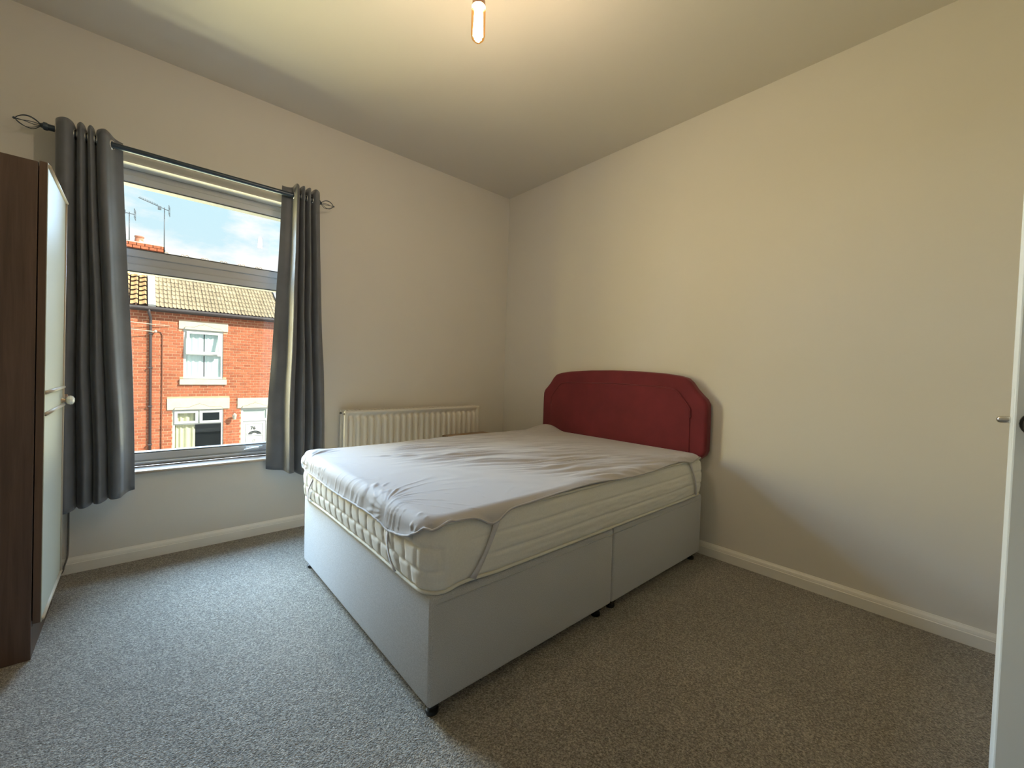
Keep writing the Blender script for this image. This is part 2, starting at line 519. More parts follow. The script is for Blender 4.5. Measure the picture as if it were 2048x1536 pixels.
obj('sill_nosing', MB().tube([(WX0 - .05, -.024, .4945), (WX1 + .05, -.024, .4945)], .0085, 10), mat('nosing_paint', (0.52, 0.42, 0.32), 0.45), win, smooth=True)
bead = MB().tube([(WX0 + .01, .094, .522), (WX1 - .01, .094, .522)], .010, 10)
obj('glazing_bead', bead, M['upvc'], win, smooth=True)
h = MB().rbox(-2.155, -2.055, .078, .090, .552, .570, .004).cyl((-2.085, .08, .561), (-2.085, .060, .561), .008, 12)
h.tube([(-2.085, .058, .561), (-2.10, .052, .562), (-2.135, .050, .560), (-2.165, .052, .556)], [.008, .008, .007, .006], 10)
obj('window_handle', h, M['upvc'], win, smooth='angle')

# room door standing open at the right edge of the picture
hx, hy, lx, ly = -1.352, -3.910, -1.438, -3.153
u = Vector((lx - hx, ly - hy, 0)); dl = u.length; u.normalize()
nrm = Vector((-u.y, u.x, 0))                         # towards the camera side
T = 0.036
def dpt(a, b, z):                                    # a along leaf from hinge, b out of the camera face
    return Vector((hx, hy, 0)) + u * a + nrm * b + Vector((0, 0, z))
def dbox(mb, a0, a1, b0, b1, z0, z1):
    vs = [dpt(a, b, z) for z in (z0, z1) for b in (b0, b1) for a in (a0, a1)]
    return mb.add(vs, [(0, 2, 3, 1), (4, 5, 7, 6), (0, 1, 5, 4), (1, 3, 7, 5), (3, 2, 6, 7), (2, 0, 4, 6)])
door = obj('door_1', dbox(MB(), 0, dl, -T, 0, .012, 1.985), M['door_white'], kind='structure', bevel=.003)
for (z0, z1) in ((.22, .92), (1.08, 1.80)):
    for (a0, a1) in ((.10, dl / 2 - .05), (dl / 2 + .05, dl - .10)):
        obj('door_panel', dbox(MB(), a0, a1, 0, .006, z0, z1), M['door_white'], door, bevel=.005)
zk = 1.046
obj('latch_plate', dbox(MB(), dl - .001, dl + .0004, -T + .006, -.006, zk - .06, zk + .06), M['door_white'], door)
lb = MB().lathe([(.0065, 0), (.0065, .013), (.0055, .016), (.003, .018)], dpt(dl, -.027, zk), u, 16)
obj('latch_bolt', lb, M['chrome'], door, smooth='angle')
kn = MB().lathe([(.024, 0), (.024, .006), (.010, .008), (.009, .030), (.020, .036), (.027, .048), (.024, .060), (.010, .066)],
                dpt(dl - .030, 0, zk - .004), nrm, 24)
obj('door_knob', kn, M['darkmetal'], door, smooth='angle')
kn = MB().lathe([(.024, 0), (.024, .006), (.010, .008), (.009, .030), (.020, .036), (.027, .048), (.024, .060), (.010, .066)],
                dpt(dl - .055, -T, zk - .004), -nrm, 24)
obj('door_knob', kn, M['darkmetal'], door, smooth='angle')
arch = MB()
arch.box(DX0 - .065, DX0, YB - .13, YB + .016, 0, DZ + .065).box(DX1, DX1 + .065, YB - .13, YB + .016, 0, DZ + .065)
arch.box(DX0, DX1, YB - .13, YB + .016, DZ, DZ + .065)
obj('trim_1', arch, M['gloss_white'], kind='structure', bevel=.004)

# ------------------------------------------------------------------ pendant lamp
BX, BY, BZ = -1.733, -1.813, 2.410
pend = thing('pendant_lamp', 'amber tubular filament bulb hanging lit from the ceiling', 'lamp', (BX, BY, H))
obj('ceiling_rose', MB().lathe([(.045, 0), (.045, -.012), (.038, -.022), (.010, -.028)], (BX, BY, H)), M['white_plastic'], pend, smooth='angle')
obj('flex', MB().cyl((BX, BY, H - .02), (BX, BY, BZ + .125), .0035, 8), M['white_plastic'], pend, smooth=True)
obj('lamp_holder', MB().lathe([(.006, .135), (.012, .132), (.021, .120), (.0235, .085), (.0245, .062), (.0262, .060), (.0262, .055), (.022, .053)],
                              (BX, BY, BZ)), M['copper'], pend, smooth='angle')
bulb = obj('bulb', MB().lathe([(.015, .058), (.021, .052), (.0262, .041), (.0262, -.045), (.0235, -.058), (.016, -.066), (.004, -.070)],
                              (BX, BY, BZ)), M['amber_glass'], pend, smooth=True)
fil = MB()
for k in range(6):
    a = k * PI / 3 + .4
    fil.cyl((BX + .009 * math.cos(a), BY + .009 * math.sin(a), BZ + .040), (BX + .0135 * math.cos(a), BY + .0135 * math.sin(a), BZ - .050), .0058, 8)
obj('filament', fil, mat('glowing_filament', (1, .8, .5), .5, emit=BULB_COLOR, estr=BULB_WATTS * 28), bulb)

# ------------------------------------------------------------------ divan bed
bx0, bxm, bx1 = -1.990, -1.015, -0.090
by0, by1 = -2.0024, -0.650
bz0, bz1 = 0.040, 0.400
bed = thing('divan_bed', 'grey fabric divan double bed with wine red headboard against the wall', 'bed', ((bx0 + bx1) / 2, (by0 + by1) / 2, 0))
for (x0, x1) in ((bx0, bxm - .0015), (bxm + .0015, bx1)):
    obj('divan_base', MB().rbox(x0, x1, by0, by1, bz0, bz1, .014, 3), M['divan'], bed, smooth='angle')
trim = MB()
z = bz1 - .028
trim.tube([(bx0 + .02, by0 - .0004, z), (bxm - .004, by0 - .0004, z)], .0022, 6)
trim.tube([(bxm + .004, by0 - .0004, z), (bx1 - .02, by0 - .0004, z)], .0022, 6)
obj('top_seam', trim, M['divan'], bed, smooth=True)
for (x, y) in ((bx0 + .035, by0 + .035), (bx0 + .035, by1 - .035), (bxm - .075, by0 + .035), (bxm + .04, by0 + .035),
               (bxm - .075, by1 - .035), (bxm + .04, by1 - .035), (bx1 - .05, by0 + .035), (bx1 - .05, by1 - .035)):
    ft = MB().lathe([(.020, 0), (.022, .004), (.021, .014), (.013, .018), (.013, .030), (.026, .034), (.026, .042)], (x, y, 0), n=16)
    obj('foot', ft, M['blackplastic'], bed, smooth='angle')

# headboard: arched top, clipped shoulders, padded border
def head_outline(inset=0.0):
    yl, yr, zb, zt = -0.612 - inset, -2.008 + inset, 0.600, 1.150 - inset
    ym = (yl + yr) / 2; hw = (yl - yr) / 2
    pts = [(yr + .045, zb), (yr + .012, zb + .030), (yr, zb + .060)] if inset == 0 else [(yr, zb)]
    half = [(-hw, .900), (-hw + .003, .948), (-hw + .018, .978), (-hw + .045, 1.003), (-hw + .080, 1.040), (-hw + .110, 1.080),
            (-hw + .140, 1.106), (-hw + .190, 1.121), (-hw + .30, 1.135), (-hw + .50, 1.146), (0, 1.150)]
    if inset:
        half = [(-hw, .860), (-hw + .004, .915), (-hw + .030, .952), (-hw + .090, 1.020), (-hw + .112, 1.034), (-hw + .16, 1.042), (-hw + .30, 1.047), (-hw + .5, 1.051), (0, 1.053)]
    left = [(ym + a, b) for a, b in half]
    right = [(ym - a, b) for a, b in half[-2::-1]]
    tail = [(yl - .02, zb), ] if inset == 0 else [(yl, zb)]
    if inset == 0:
        tail = [(yl, zb + .02), (yl - .02, zb)]
    return pts + left + right + tail
out = head_outline()
def pad(outline, xb, xf, r, k=4):
    """padded slab: outline extruded from xb to xf with a rounded front edge of radius r"""
    n = len(outline)
    cen = Vector((sum(p[0] for p in outline) / n, sum(p[1] for p in outline) / n))
    rings = [(0, xb), (0, xf + r)]
    for i in range(1, k + 1):
        a = i / k * PI / 2
        rings.append((r * (1 - math.cos(a)), xf + r - r * math.sin(a)))
    pts = [Vector(p) for p in outline]
    nr = []
    sgn = 1 if sum(pts[i - 1].x * pts[i].y - pts[i].x * pts[i - 1].y for i in range(n)) > 0 else -1
    for i in range(n):
        e = pts[(i + 1) % n] - pts[i - 1]
        nr.append(Vector((-e.y, e.x)).normalized() * sgn)
    vs = []
    for ins, x in rings:
        for i in range(n):
            q = pts[i] + nr[i] * ins
            vs.append((x, q.x, q.y))
    fs = [tuple(range(n))]
    m = len(rings)
    for j in range(m - 1):
        for i in range(n):
            i2 = (i + 1) % n
            fs.append((j * n + i, j * n + i2, (j + 1) * n + i2, (j + 1) * n + i))
    fs.append(tuple((m - 1) * n + i for i in range(n)))
    return MB().add(vs, fs)
hbo = obj('headboard', pad(out, -.022, -.083, .022), M['red'], bed, smooth='angle', label='wine red upholstered headboard')
inn = head_outline(.100)
obj('padded_panel', pad(inn, -.060, -.089, .010), M['red'], hbo, smooth='angle')
pts = [(-.0865, a, b) for a, b in inn]
obj('piping', MB().tube(pts[1:-1], .0042, 8), M['red'], hbo, smooth=True)
for y in (-1.0, -1.62):
    obj('strut', MB().rbox(-.050, -.024, y - .025, y + .025, .05, .66, .004), M['walnut'], hbo)

# ------------------------------------------------------------------ mattress
mx0, mx1, my0, my1, mz0, mz1 = -1.998, -0.095, -2.004, -0.652, 0.402, 0.622
RC = 0.075
def perimeter(step):
    """rounded rectangle walked anticlockwise: list of (point, normal, face, s)"""
    out = []
    s = 0.0
    cs = [((mx1 - RC, my0 + RC), -PI / 2), ((mx1 - RC, my1 - RC), 0), ((mx0 + RC, my1 - RC), PI / 2), ((mx0 + RC, my0 + RC), PI)]
    starts = [(Vector((mx0 + RC, my0)), Vector((mx1 - RC, my0)), Vector((0, -1)), 'near'),
              (Vector((mx1, my0 + RC)), Vector((mx1, my1 - RC)), Vector((1, 0)), 'head'),
              (Vector((mx1 - RC, my1)), Vector((mx0 + RC, my1)), Vector((0, 1)), 'far'),
              (Vector((mx0, my1 - RC)), Vector((mx0, my0 + RC)), Vector((-1, 0)), 'foot')]
    for k, (a, b, nn, face) in enumerate(starts):
        L_ = (b - a).length
        n = max(2, int(L_ / step))
        for i in range(n):
            out.append((a.lerp(b, i / n), nn, face, s + L_ * i / n))
        s += L_
        (cx, cy), a0 = cs[k]
        n2 = max(6, int(RC * PI / 2 / step))
        for i in range(n2):
            t = a0 + PI / 2 * i / n2
            d = Vector((math.cos(t), math.sin(t)))
            out.append((Vector((cx, cy)) + d * RC, d, face + '_corner', s + RC * PI / 2 * i / n2))
        s += RC * PI / 2
    return out, s
PER, PLEN = perimeter(.0065)
def bottom_z(p):
    return mz0 + .004 + .012 * noise.noise(Vector((p.x * 2.1, p.y * 2.1, 3.3))) * smooth01(-1.4, -1.9, p.x) + .010 * smooth01(-1.72, -1.86, p.x) * smooth01(-1.96, -1.88, p.x) * smooth01(-1.9, -2.0, p.y)
def quilt(face, s, z, p):
    t = (z - mz0) / (mz1 - mz0)
    edge = smooth01(0, .10, t) * smooth01(1, .90, t)
    if face in ('foot', 'far_corner', 'foot_corner', 'far', 'head', 'near_corner', 'head_corner'):
        rows, cw = 3, .077
        q = t * rows
        r = int(min(q, rows - 1e-6))
        fr = abs((q - r) - .5) * 2
        c = s / cw + (.5 if r % 2 else 0) + .12 * noise.noise(Vector((s * 9, z * 20, 0))) + .10 * (q - r)
        fc = abs((c - math.floor(c)) - .5) * 2
        pil = (1 - fr ** 6) ** .5 * (1 - fc ** 5) ** .5
        d = .011 * pil * edge
        if face == 'foot_corner':
            w = smooth01(.35, .95, 1 - max(0, (p - Vector((mx0 + RC, my0 + RC))).normalized().dot(Vector((-1, 0)))))
            return d * (1 - w) + w * .010 * edge
        return d
    # long near side: three smooth bands with small creases
    d = .009
    for zz, dep in ((mz0 + .078, .006), (mz0 + .148, .005)):
        d -= dep * math.exp(-((z - zz - .004 * noise.noise(Vector((s * 3, zz, 0)))) / .0045) ** 2) * smooth01(.05, .35, p.x - mx0)
    cr = noise.noise(Vector((s * 7, z * 55, 1.7))) + .6 * noise.noise(Vector((s * 16, z * 90, 4.1)))
    d += .0022 * cr * smooth01(.0, .5, p.x - mx0) * smooth01(.95, .6, t)
    return d * edge
NZ = 42
def mat_side(i, j):
    p, n, face, s = PER[i]
    t = j / (NZ - 1)
    zb = bottom_z(p)
    z = zb + (mz1 - zb) * t
    bulge = .012 * math.sin(PI * t) - .006
    d = quilt(face, s, mz0 + (mz1 - mz0) * t, p) + bulge
    q = p + n * d
    return (q.x, q.y, z)
mb = MB().grid(len(PER), NZ, mat_side, closed_u=True)
n = len(PER)
# crowned top and flat bottom closed with shrinking rings
rings = [(.006, .007), (.02, .012), (.05, .014), (.12, .016), (.3, .018)]
base = len(mb.v) - n
prev = base
for ins, up in rings:
    st = len(mb.v)
    for (p, nn, face, s) in PER:
        c = Vector((min(max(p.x, mx0 + .34), mx1 - .34), min(max(p.y, my0 + .34), my1 - .34)))
        q = p + (c - p) * min(1, ins / max((c - p).length, 1e-6))
        mb.v.append(Vector((q.x, q.y, mz1 + up)))
    for i in range(n):
        i2 = (i + 1) % n
        mb.f.append((prev + i, prev + i2, st + i2, st + i))
    prev = st
mb.f.append(tuple(prev + i for i in range(n)))
mb.f.append(tuple(range(n))[::-1])
mattress = obj('mattress', mb, M['mattress'], smooth=True)
tag(mattress, 'thick ivory quilted double mattress lying on the grey divan', 'mattress')
def piping(zf, r, off):
    pts = []
    for (p, nn, face, s) in PER[::3]:
        q = p + nn * off
        pts.append((q.x, q.y, zf(p)))
    return MB().tube(pts, r, 8, closed=True)
obj('edge_piping', piping(lambda p: mz1 + .003, .0065, .000), M['tape'], mattress, smooth=True)
obj('edge_piping', piping(lambda p: bottom_z(p) + .003, .0065, .000), M['tape'], mattress, smooth=True)

# ------------------------------------------------------------------ mattress protector: wrinkled sheet, elastic corner straps
TOP = 0.643
RE = .040
ix0, ix1, iy0, iy1 = mx0 + RE - .016, mx1 - RE, my0 + RE - .012, my1 - RE + .010
RQ = .050
def wrap(a, b):
    """sheet coordinates to a point lying over the mattress edge"""
    cx = min(max(a, ix0 + RQ), ix1 - RQ); cy = min(max(b, iy0 + RQ), iy1 - RQ)
    dv = Vector((a - cx, b - cy))
    dist = dv.length - RQ
    if dist <= 0 or dv.length < 1e-9:
        return Vector((a, b, TOP)), Vector((0, 0, 1))
    nn = dv.normalized()
    q = Vector((cx, cy)) + nn * RQ
    if abs(dv.x) > 1e-6 and abs(dv.y) > 1e-6:          # the elastic draws the cloth up round the corners
        dm = .060 + .16 * (1 - smooth01(0, .55, math.atan2(abs(dv.y), abs(dv.x))))
        dist = dm * math.tanh(dist / dm)
    if dist < RE * PI / 2:
        t = dist / RE
        p = q + nn * RE * math.sin(t)
        return Vector((p.x, p.y, TOP - RE * (1 - math.cos(t)))), Vector((nn.x * math.sin(t), nn.y * math.sin(t), math.cos(t)))
    p = q + nn * RE
    return Vector((p.x, p.y, TOP - RE - (dist - RE * PI / 2))), Vector((nn.x, nn.y, 0))
STRAP_NEAR = (mx0, -1.715); STRAP_FAR = (mx0, -.900); STRAP_SIDE = (-1.742, my0); STRAP_HEAD = (-.285, my0)
def over_foot(y):
    w = smooth01(my0 - .02, -1.80, y) * smooth01(my1 + .03, -.84, y)
    return .048 + .058 * w + .012 * math.exp(-((y + 1.735) / .05) ** 2) + .004 * math.sin(y * 9) * w
def over_side(x):
    d = .036 + .022 * smooth01(-1.90, -1.99, x) + .006 * math.sin(x * 7 + 1)
    d += .030 * math.exp(-((x - STRAP_SIDE[0]) / .050) ** 2)
    d += .016 * math.exp(-((x - STRAP_HEAD[0]) / .06) ** 2)
    return d
NU, NV = 430, 330
cdir = Vector((.955, -.297)); cper = Vector((.297, .955))
def gather(a, b, px, py, k, amp, reach):
    dx, dy = a - px, b - py
    r = math.hypot(dx, dy)
    if r > reach * 2.5: return 0
    th = math.atan2(dy, dx)
    th += .9 * r
    fold = math.sin(k * th + 3.0 * noise.noise(Vector((a * 7, b * 7, 2))))
    fold = fold * abs(fold) ** .3 - .25
    return min(amp, r * .055) * fold * (.55 + .9 * noise.noise(Vector((th * 3, r * 5, px)))) * math.exp(-(r / reach) ** 2)
def wrinkle(a, b):
    al, pe = a * cdir.x + b * cdir.y, a * cper.x + b * cper.y
    pe += .05 * noise.noise(Vector((al * 2.3, pe * 2.0, 9)))
    n1 = noise.noise(Vector((al * 2.4, pe * 27, .5)))
    n2 = noise.noise(Vector((al * 5.0, pe * 62, 4.5)))
    mask = smooth01(-.42, .12, noise.noise(Vector((a * 1.6 + 3, b * 1.8, 7.7))))
    mask *= smooth01(-.3, -.9, b) * smooth01(-.15, -.45, a)
    foot = smooth01(-1.80, -1.45, a)
    d = (.0120 * (.75 - abs(n1) * 1.9) + .0030 * n2) * mask * (.50 + .50 * foot)
    d += .0018 * noise.noise(Vector((a * 11, b * 14, 0)))
    d += gather(a, b, -2.03, -1.745, 30, .0080, .25)
    d += gather(a, b, -1.742, -2.04, 22, .0050, .19)
    d += gather(a, b, -2.04, -.86, 28, .0075, .22)
    d += gather(a, b, -.27, -2.03, 24, .0060, .16)
    # straight crease and the bunched up far corner by the headboard
    q = (a + 1.62) * .55 + (b + 1.10) * .84
    d += .005 * math.exp(-(q / .010) ** 2) * smooth01(-1.85, -1.7, a) * smooth01(-1.25, -1.4, a)
    d += .046 * math.exp(-((a + .17) / .12) ** 2 - ((b + .74) / .10) ** 2)
    d += .020 * math.exp(-((a + 1.0) / .55) ** 2 - ((b + 1.3) / .5) ** 2) - .010
    d += .010 * math.exp(-((a + 1.97) / .10) ** 2 - ((b + .70) / .10) ** 2)
    return d
def sheet_pt(i, j):
    uu, vv = i / (NU - 1), j / (NV - 1)
    y_ = my0 + (my1 - my0) * vv
    x_ = mx0 + (mx1 - mx0) * uu
    a0 = ix0 - RQ * 0 - over_foot(y_); a1 = ix1 + .035
    b0 = iy0 - over_side(x_); b1 = iy1 + .060
    a = a0 + (a1 - a0) * uu
    b = b0 + (b1 - b0) * vv
    p, nn = wrap(a, b)
    e = min(uu, vv, 1 - uu, 1 - vv)
    hem = .0030 * math.exp(-(e / .006) ** 2)
    q = p + nn * (max(wrinkle(a, b), -.008) + .013 + hem)
    return q
mb = MB().grid(NU, NV, sheet_pt)
prot = obj('mattress_protector', mb, M['sheet'], smooth=True)
so = prot.modifiers.new('thickness', 'SOLIDIFY'); so.thickness = .003; so.offset = -1
tag(prot, 'crumpled white mattress protector stretched over the mattress top with elastic straps', 'mattress protector')
hem = []
for i in range(0, NU, 3): hem.append(sheet_pt(i, 0))
for j in range(0, NV, 3): hem.insert(0, sheet_pt(0, j)) if j else None
obj('hem', MB().tube(hem, .0042, 6), M['sheet'], prot, smooth=True)
def strap(p0, p1, nrm_, w=.020):
    p0, p1, nn = Vector(p0), Vector(p1), Vector(nrm_)
    side = (p1 - p0).normalized().cross(nn).normalized() * w / 2
    mb = MB()
    k = 8
    def f(i, j):
        t = j / (k - 1)
        q = p0.lerp(p1, t) + nn * (.006 + .010 * math.sin(PI * t))
        ww = 1 - .35 * math.sin(PI * t)
        return q + side * (i * 2 - 1) * ww
    mb.grid(2, k, f)
    o = obj('elastic_strap', mb, M['elastic'], prot, smooth=True)
    s_ = o.modifiers.new('thickness', 'SOLIDIFY'); s_.thickness = .0018; s_.offset = 0
strap((mx0 - .010, -1.735, .535), (mx0 - .006, -1.795, .412), (-1, 0, 0))
strap((mx0 - .010, -.880, .540), (mx0 - .006, -.790, .412), (-1, 0, 0))
strap((-1.745, my0 - .010, .598), (-1.842, my0 - .008, .424), (0, -1, 0), .026)
strap((-.300, my0 - .010, .612), (-.205, my0 - .008, .420), (0, -1, 0))

# ------------------------------------------------------------------ radiator under the wall on the right of the window
rx0, rx1, rz0, rz1 = -1.590, -0.402, .205, .803
rad = thing('radiator', 'white ribbed panel radiator on the wall behind the bed', 'radiator', ((rx0 + rx1) / 2, -.08, rz0))
NR = 22
def panel(y, sgn):
    nx, nz = NR * 10 + 1, 40
    def f(i, j):
        x = rx0 + (rx1 - rx0) * i / (nx - 1)
        t = j / (nz - 1)
        z = rz0 + (rz1 - rz0) * t
        c = (x - rx0 - .022) / ((rx1 - rx0 - .044) / NR)
        ph = c - math.floor(c)
        rib = smooth01(.10, .34, ph) * smooth01(.90, .66, ph) if 0 <= c < NR else 0
        rib *= smooth01(.035, .075, z - rz0) * smooth01(.035, .065, rz1 - z)
        return (x, y + sgn * (-.012 + .030 * (1 - rib) * (smooth01(.02, .05, z - rz0) * smooth01(.02, .04, rz1 - z) if 0 <= c < NR else 0)), z)
    return MB().grid(nx, nz, f)
def panel_obj(y, sgn):
    o = obj('panel', panel(y, sgn), M['radiator'], rad, smooth=True, fix=False)
    s_ = o.modifiers.new('thickness', 'SOLIDIFY'); s_.thickness = .004; s_.offset = 0
panel_obj(-.122, 1)
panel_obj(-.048, -1)
fin = MB()
for k in range(24):
    x = rx0 + .03 + (rx1 - rx0 - .06) * k / 23
    fin.box(x - .001, x + .001, -.098, -.072, rz0 + .06, rz1 - .03)
obj('convector_fins', fin, M['radiator'], rad)
gr = MB()
gr.box(rx0 + .004, rx1 - .004, -.128, -.122, rz1 - .003, rz1 + .002).box(rx0 + .004, rx1 - .004, -.050, -.044, rz1 - .003, rz1 + .002)
for k in range(40):
    x = rx0 + .02 + (rx1 - rx0 - .04) * k / 39
    gr.box(x - .006, x + .006, -.124, -.048, rz1 - .003, rz1)
obj('top_grille', gr, M['radiator'], rad)
for x in (rx0 + .004, rx1 - .004):
    obj('side_pipe', MB().cyl((x, -.120, rz0 + .02), (x, -.120, rz1 - .004), .006, 10), M['radiator'], rad, smooth=True)
for y in (-.122, -.05):
    obj('bleed_cap', MB().lathe([(.007, 0), (.007, .012), (.004, .014)], (rx0 + .006, y, rz1 - .022), (-1, 0, 0), 10), M['cable'], rad)
for x in (rx0 + .15, rx1 - .15):
    obj('wall_bracket', MB().box(x - .015, x + .015, -.046, 0, rz0 + .1, rz1 - .1), M['radiator'], rad)
for x in (rx0 + .02, rx1 - .02):
    obj('supply_pipe', MB().tube([(x, -.085, 0), (x, -.085, .19), (x, -.085, rz0 + .03)], .0075, 10), M['radiator'], rad, smooth=True)

# ------------------------------------------------------------------ bedside cabinet in the corner
nx0, nx1, ny0, ny1, nzt = -.815, -.390, -.590, -.185, .580
ns = thing('bedside_cabinet', 'small brown wooden bedside cabinet between the bed and the radiator', 'cabinet', ((nx0 + nx1) / 2, (ny0 + ny1) / 2, 0))
obj('tabletop', MB().rbox(nx0, nx1, ny0, ny1, nzt - .020, nzt, .003), M['walnut'], ns)
for y in (ny0 + .012, ny1 - .030):
    obj('side_panel', MB().box(nx0 + .015, nx1 - .012, y, y + .018, .05, nzt - .020), M['walnut'], ns)
obj('back_panel', MB().box(nx1 - .020, nx1 - .012, ny0 + .03, ny1 - .03, .05, nzt - .020), M['walnut'], ns)
obj('shelf', MB().box(nx0 + .02, nx1 - .02, ny0 + .03, ny1 - .03, .05, .068), M['walnut'], ns)
d_ = obj('drawer', MB().rbox(nx0 + .004, nx0 + .022, ny0 + .034, ny1 - .034, nzt - .17, nzt - .026, .003), M['walnut'], ns)
obj('knob', MB().lathe([(.006, 0), (.006, .012), (.013, .018), (.012, .026), (.004, .030)], (nx0 + .004, (ny0 + ny1) / 2, nzt - .098), (-1, 0, 0), 16), M['brass'], d_, smooth=True)
c_ = obj('door', MB().rbox(nx0 + .004, nx0 + .022, ny0 + .034, ny1 - .034, .074, nzt - .176, .003), M['walnut'], ns)
obj('knob', MB().lathe([(.006, 0), (.006, .012), (.013, .018), (.012, .026), (.004, .030)], (nx0 + .004, ny0 + .07, .26), (-1, 0, 0), 16), M['brass'], c_, smooth=True)
for x in (nx0 + .04, nx1 - .04):
    for y in (ny0 + .04, ny1 - .04):
        obj('leg', MB().cyl((x, y, 0), (x, y, .052), .012, 12, .018), M['walnut'], ns, smooth='angle')

# ------------------------------------------------------------------ wardrobe
ax, ay0, ay1 = -2.966, -.829, -.345
ward = thing('wardrobe', 'narrow dark brown wardrobe with cream door beside the curtain', 'wardrobe', (ax, (ay0 + ay1) / 2, 0))
dz0, dz1 = .132, 1.818
obj('side_panel', MB().rbox(ax - .50, ax, ay0, ay0 + .018, 0, 1.818, .0015, 1), M['wardrobe_brown'], ward)
obj('side_panel', MB().rbox(ax - .50, ax, ay1 - .018, ay1, 0, 1.818, .0015, 1), M['wardrobe_brown'], ward)
obj('top_panel', MB().box(ax - .50, ax - .002, ay0 + .018, ay1 - .018, 1.796, 1.814), M['wardrobe_brown'], ward)
obj('bottom_panel', MB().box(ax - .50, ax - .002, ay0 + .018, ay1 - .018, .112, .130), M['wardrobe_brown'], ward)
obj('back_panel', MB().box(ax - .498, ax - .490, ay0 + .018, ay1 - .018, .13, 1.796), M['wardrobe_brown'], ward)
obj('plinth', MB().box(ax - .016, ax - .001, ay0 + .018, ay1 - .018, 0, .112), M['edge_brown'], ward)
wd = obj('door', MB().box(ax + .003, ax + .023, ay0, ay1, dz0, dz1 + .004), M['edge_brown'], ward, bevel=.001)
fx = ax + .023
obj('door_face', MB().box(fx, fx + .002, ay0 + .001, ay1 - .001, dz0 + .001, dz1 + .003), M['cream'], wd, label='cream laminate door face')
def bead_y(z, r=.007):
    return MB().tube([(fx + .003, ay0 + .006, z), (fx + .003, ay1 - .006, z)], r, 10)
mo = MB()
for z in (dz0 + .012, .905, .985, dz1 - .008):
    mo.add(bead_y(z).v, bead_y(z).f)
for y in (ay1 - .018,):
    mo.tube([(fx + .002, y, dz0 + .012), (fx + .002, y, dz1 - .008)], .0055, 10)
obj('moulding', mo, M['beige'], wd, smooth=True)
kz, ky = .928, ay1 - .055
kb = obj('knob_stem', MB().lathe([(.012, 0), (.009, .004), (.007, .016)], (fx + .002, ky, kz), (1, 0, 0), 16), M['brass'], wd, smooth='angle')
obj('knob', MB().lathe([(.010, .014), (.018, .019), (.021, .027), (.018, .036), (.008, .041)], (fx + .002, ky, kz), (1, 0, 0), 10), M['crystal'], wd)
obj('latch', MB().lathe([(.011, 0), (.011, .016), (.006, .018)], (fx - .010, ay1 + .10, .935), (1, 0, 0), 12), M['pink_plastic'], ward)
obj('latch_arm', MB().box(fx - .014, fx - .008, ay1 - .002, ay1 + .105, .930, .940), M['edge_brown'], ward)
ward.rotation_euler = (0, math.radians(.62), 0)

# cable hanging on the wall behind the wardrobe
cb = MB().tube(catmull([(-2.944, -.010, .42), (-2.944, -.008, .30), (-2.946, -.012, .12), (-2.955, -.024, .06), (-2.975, -.030, .008), (-3.05, -.03, .005)], 30), .0035, 8)
o = obj('cable', cb, M['cable'], smooth=True)
tag(o, 'thin dark cable hanging down the wall beside the wardrobe', 'cable')

# ------------------------------------------------------------------ curtains and pole
RY, RZ = -.090, 2.221
pole = thing('curtain_pole', 'dark metal curtain pole with wire cage finials above the window', 'curtain pole', (-2.4, RY, RZ))
obj('rod', MB().cyl((-3.015, RY, RZ), (-1.775, RY, RZ), .0145, 20), M['rod'], pole, smooth='angle')
def finial(x, sgn):
    c = obj('finial', MB().lathe([(.016, -.004), (.018, 0), (.018, .010), (.012, .014), (.009, .022)], (x, RY, RZ), (sgn, 0, 0), 16), M['rod'], pole, smooth='angle')
    ln = .082
    for k in range(6):
        a0 = k * PI / 3
        pts = []
        for i in range(13):
            t = i / 12
            r = .029 * math.sin(PI * t) ** .75
            a = a0 + .5 * t
            pts.append((x + sgn * (.018 + ln * t), RY + r * math.cos(a), RZ + r * math.sin(a)))
        obj('wire', MB().tube(pts, .0016, 6), M['rod'], c, smooth=True)
    obj('tip', MB().lathe([(.002, -.004), (.0055, 0), (.0055, .004), (.001, .008)], (x + sgn * (.018 + ln), RY, RZ), (sgn, 0, 0), 12), M['rod'], c, smooth=True)
finial(-3.010, -1)
finial(-1.780, 1)
for x in (-2.945, -1.815):
    b_ = MB().cyl((x, -.002, RZ), (x, RY, RZ), .007, 10).lathe([(.024, 0), (.024, .005)], (x, -.001, RZ), (0, -1, 0), 16)
    obj('bracket', b_, M['rod'], pole, smooth='angle')

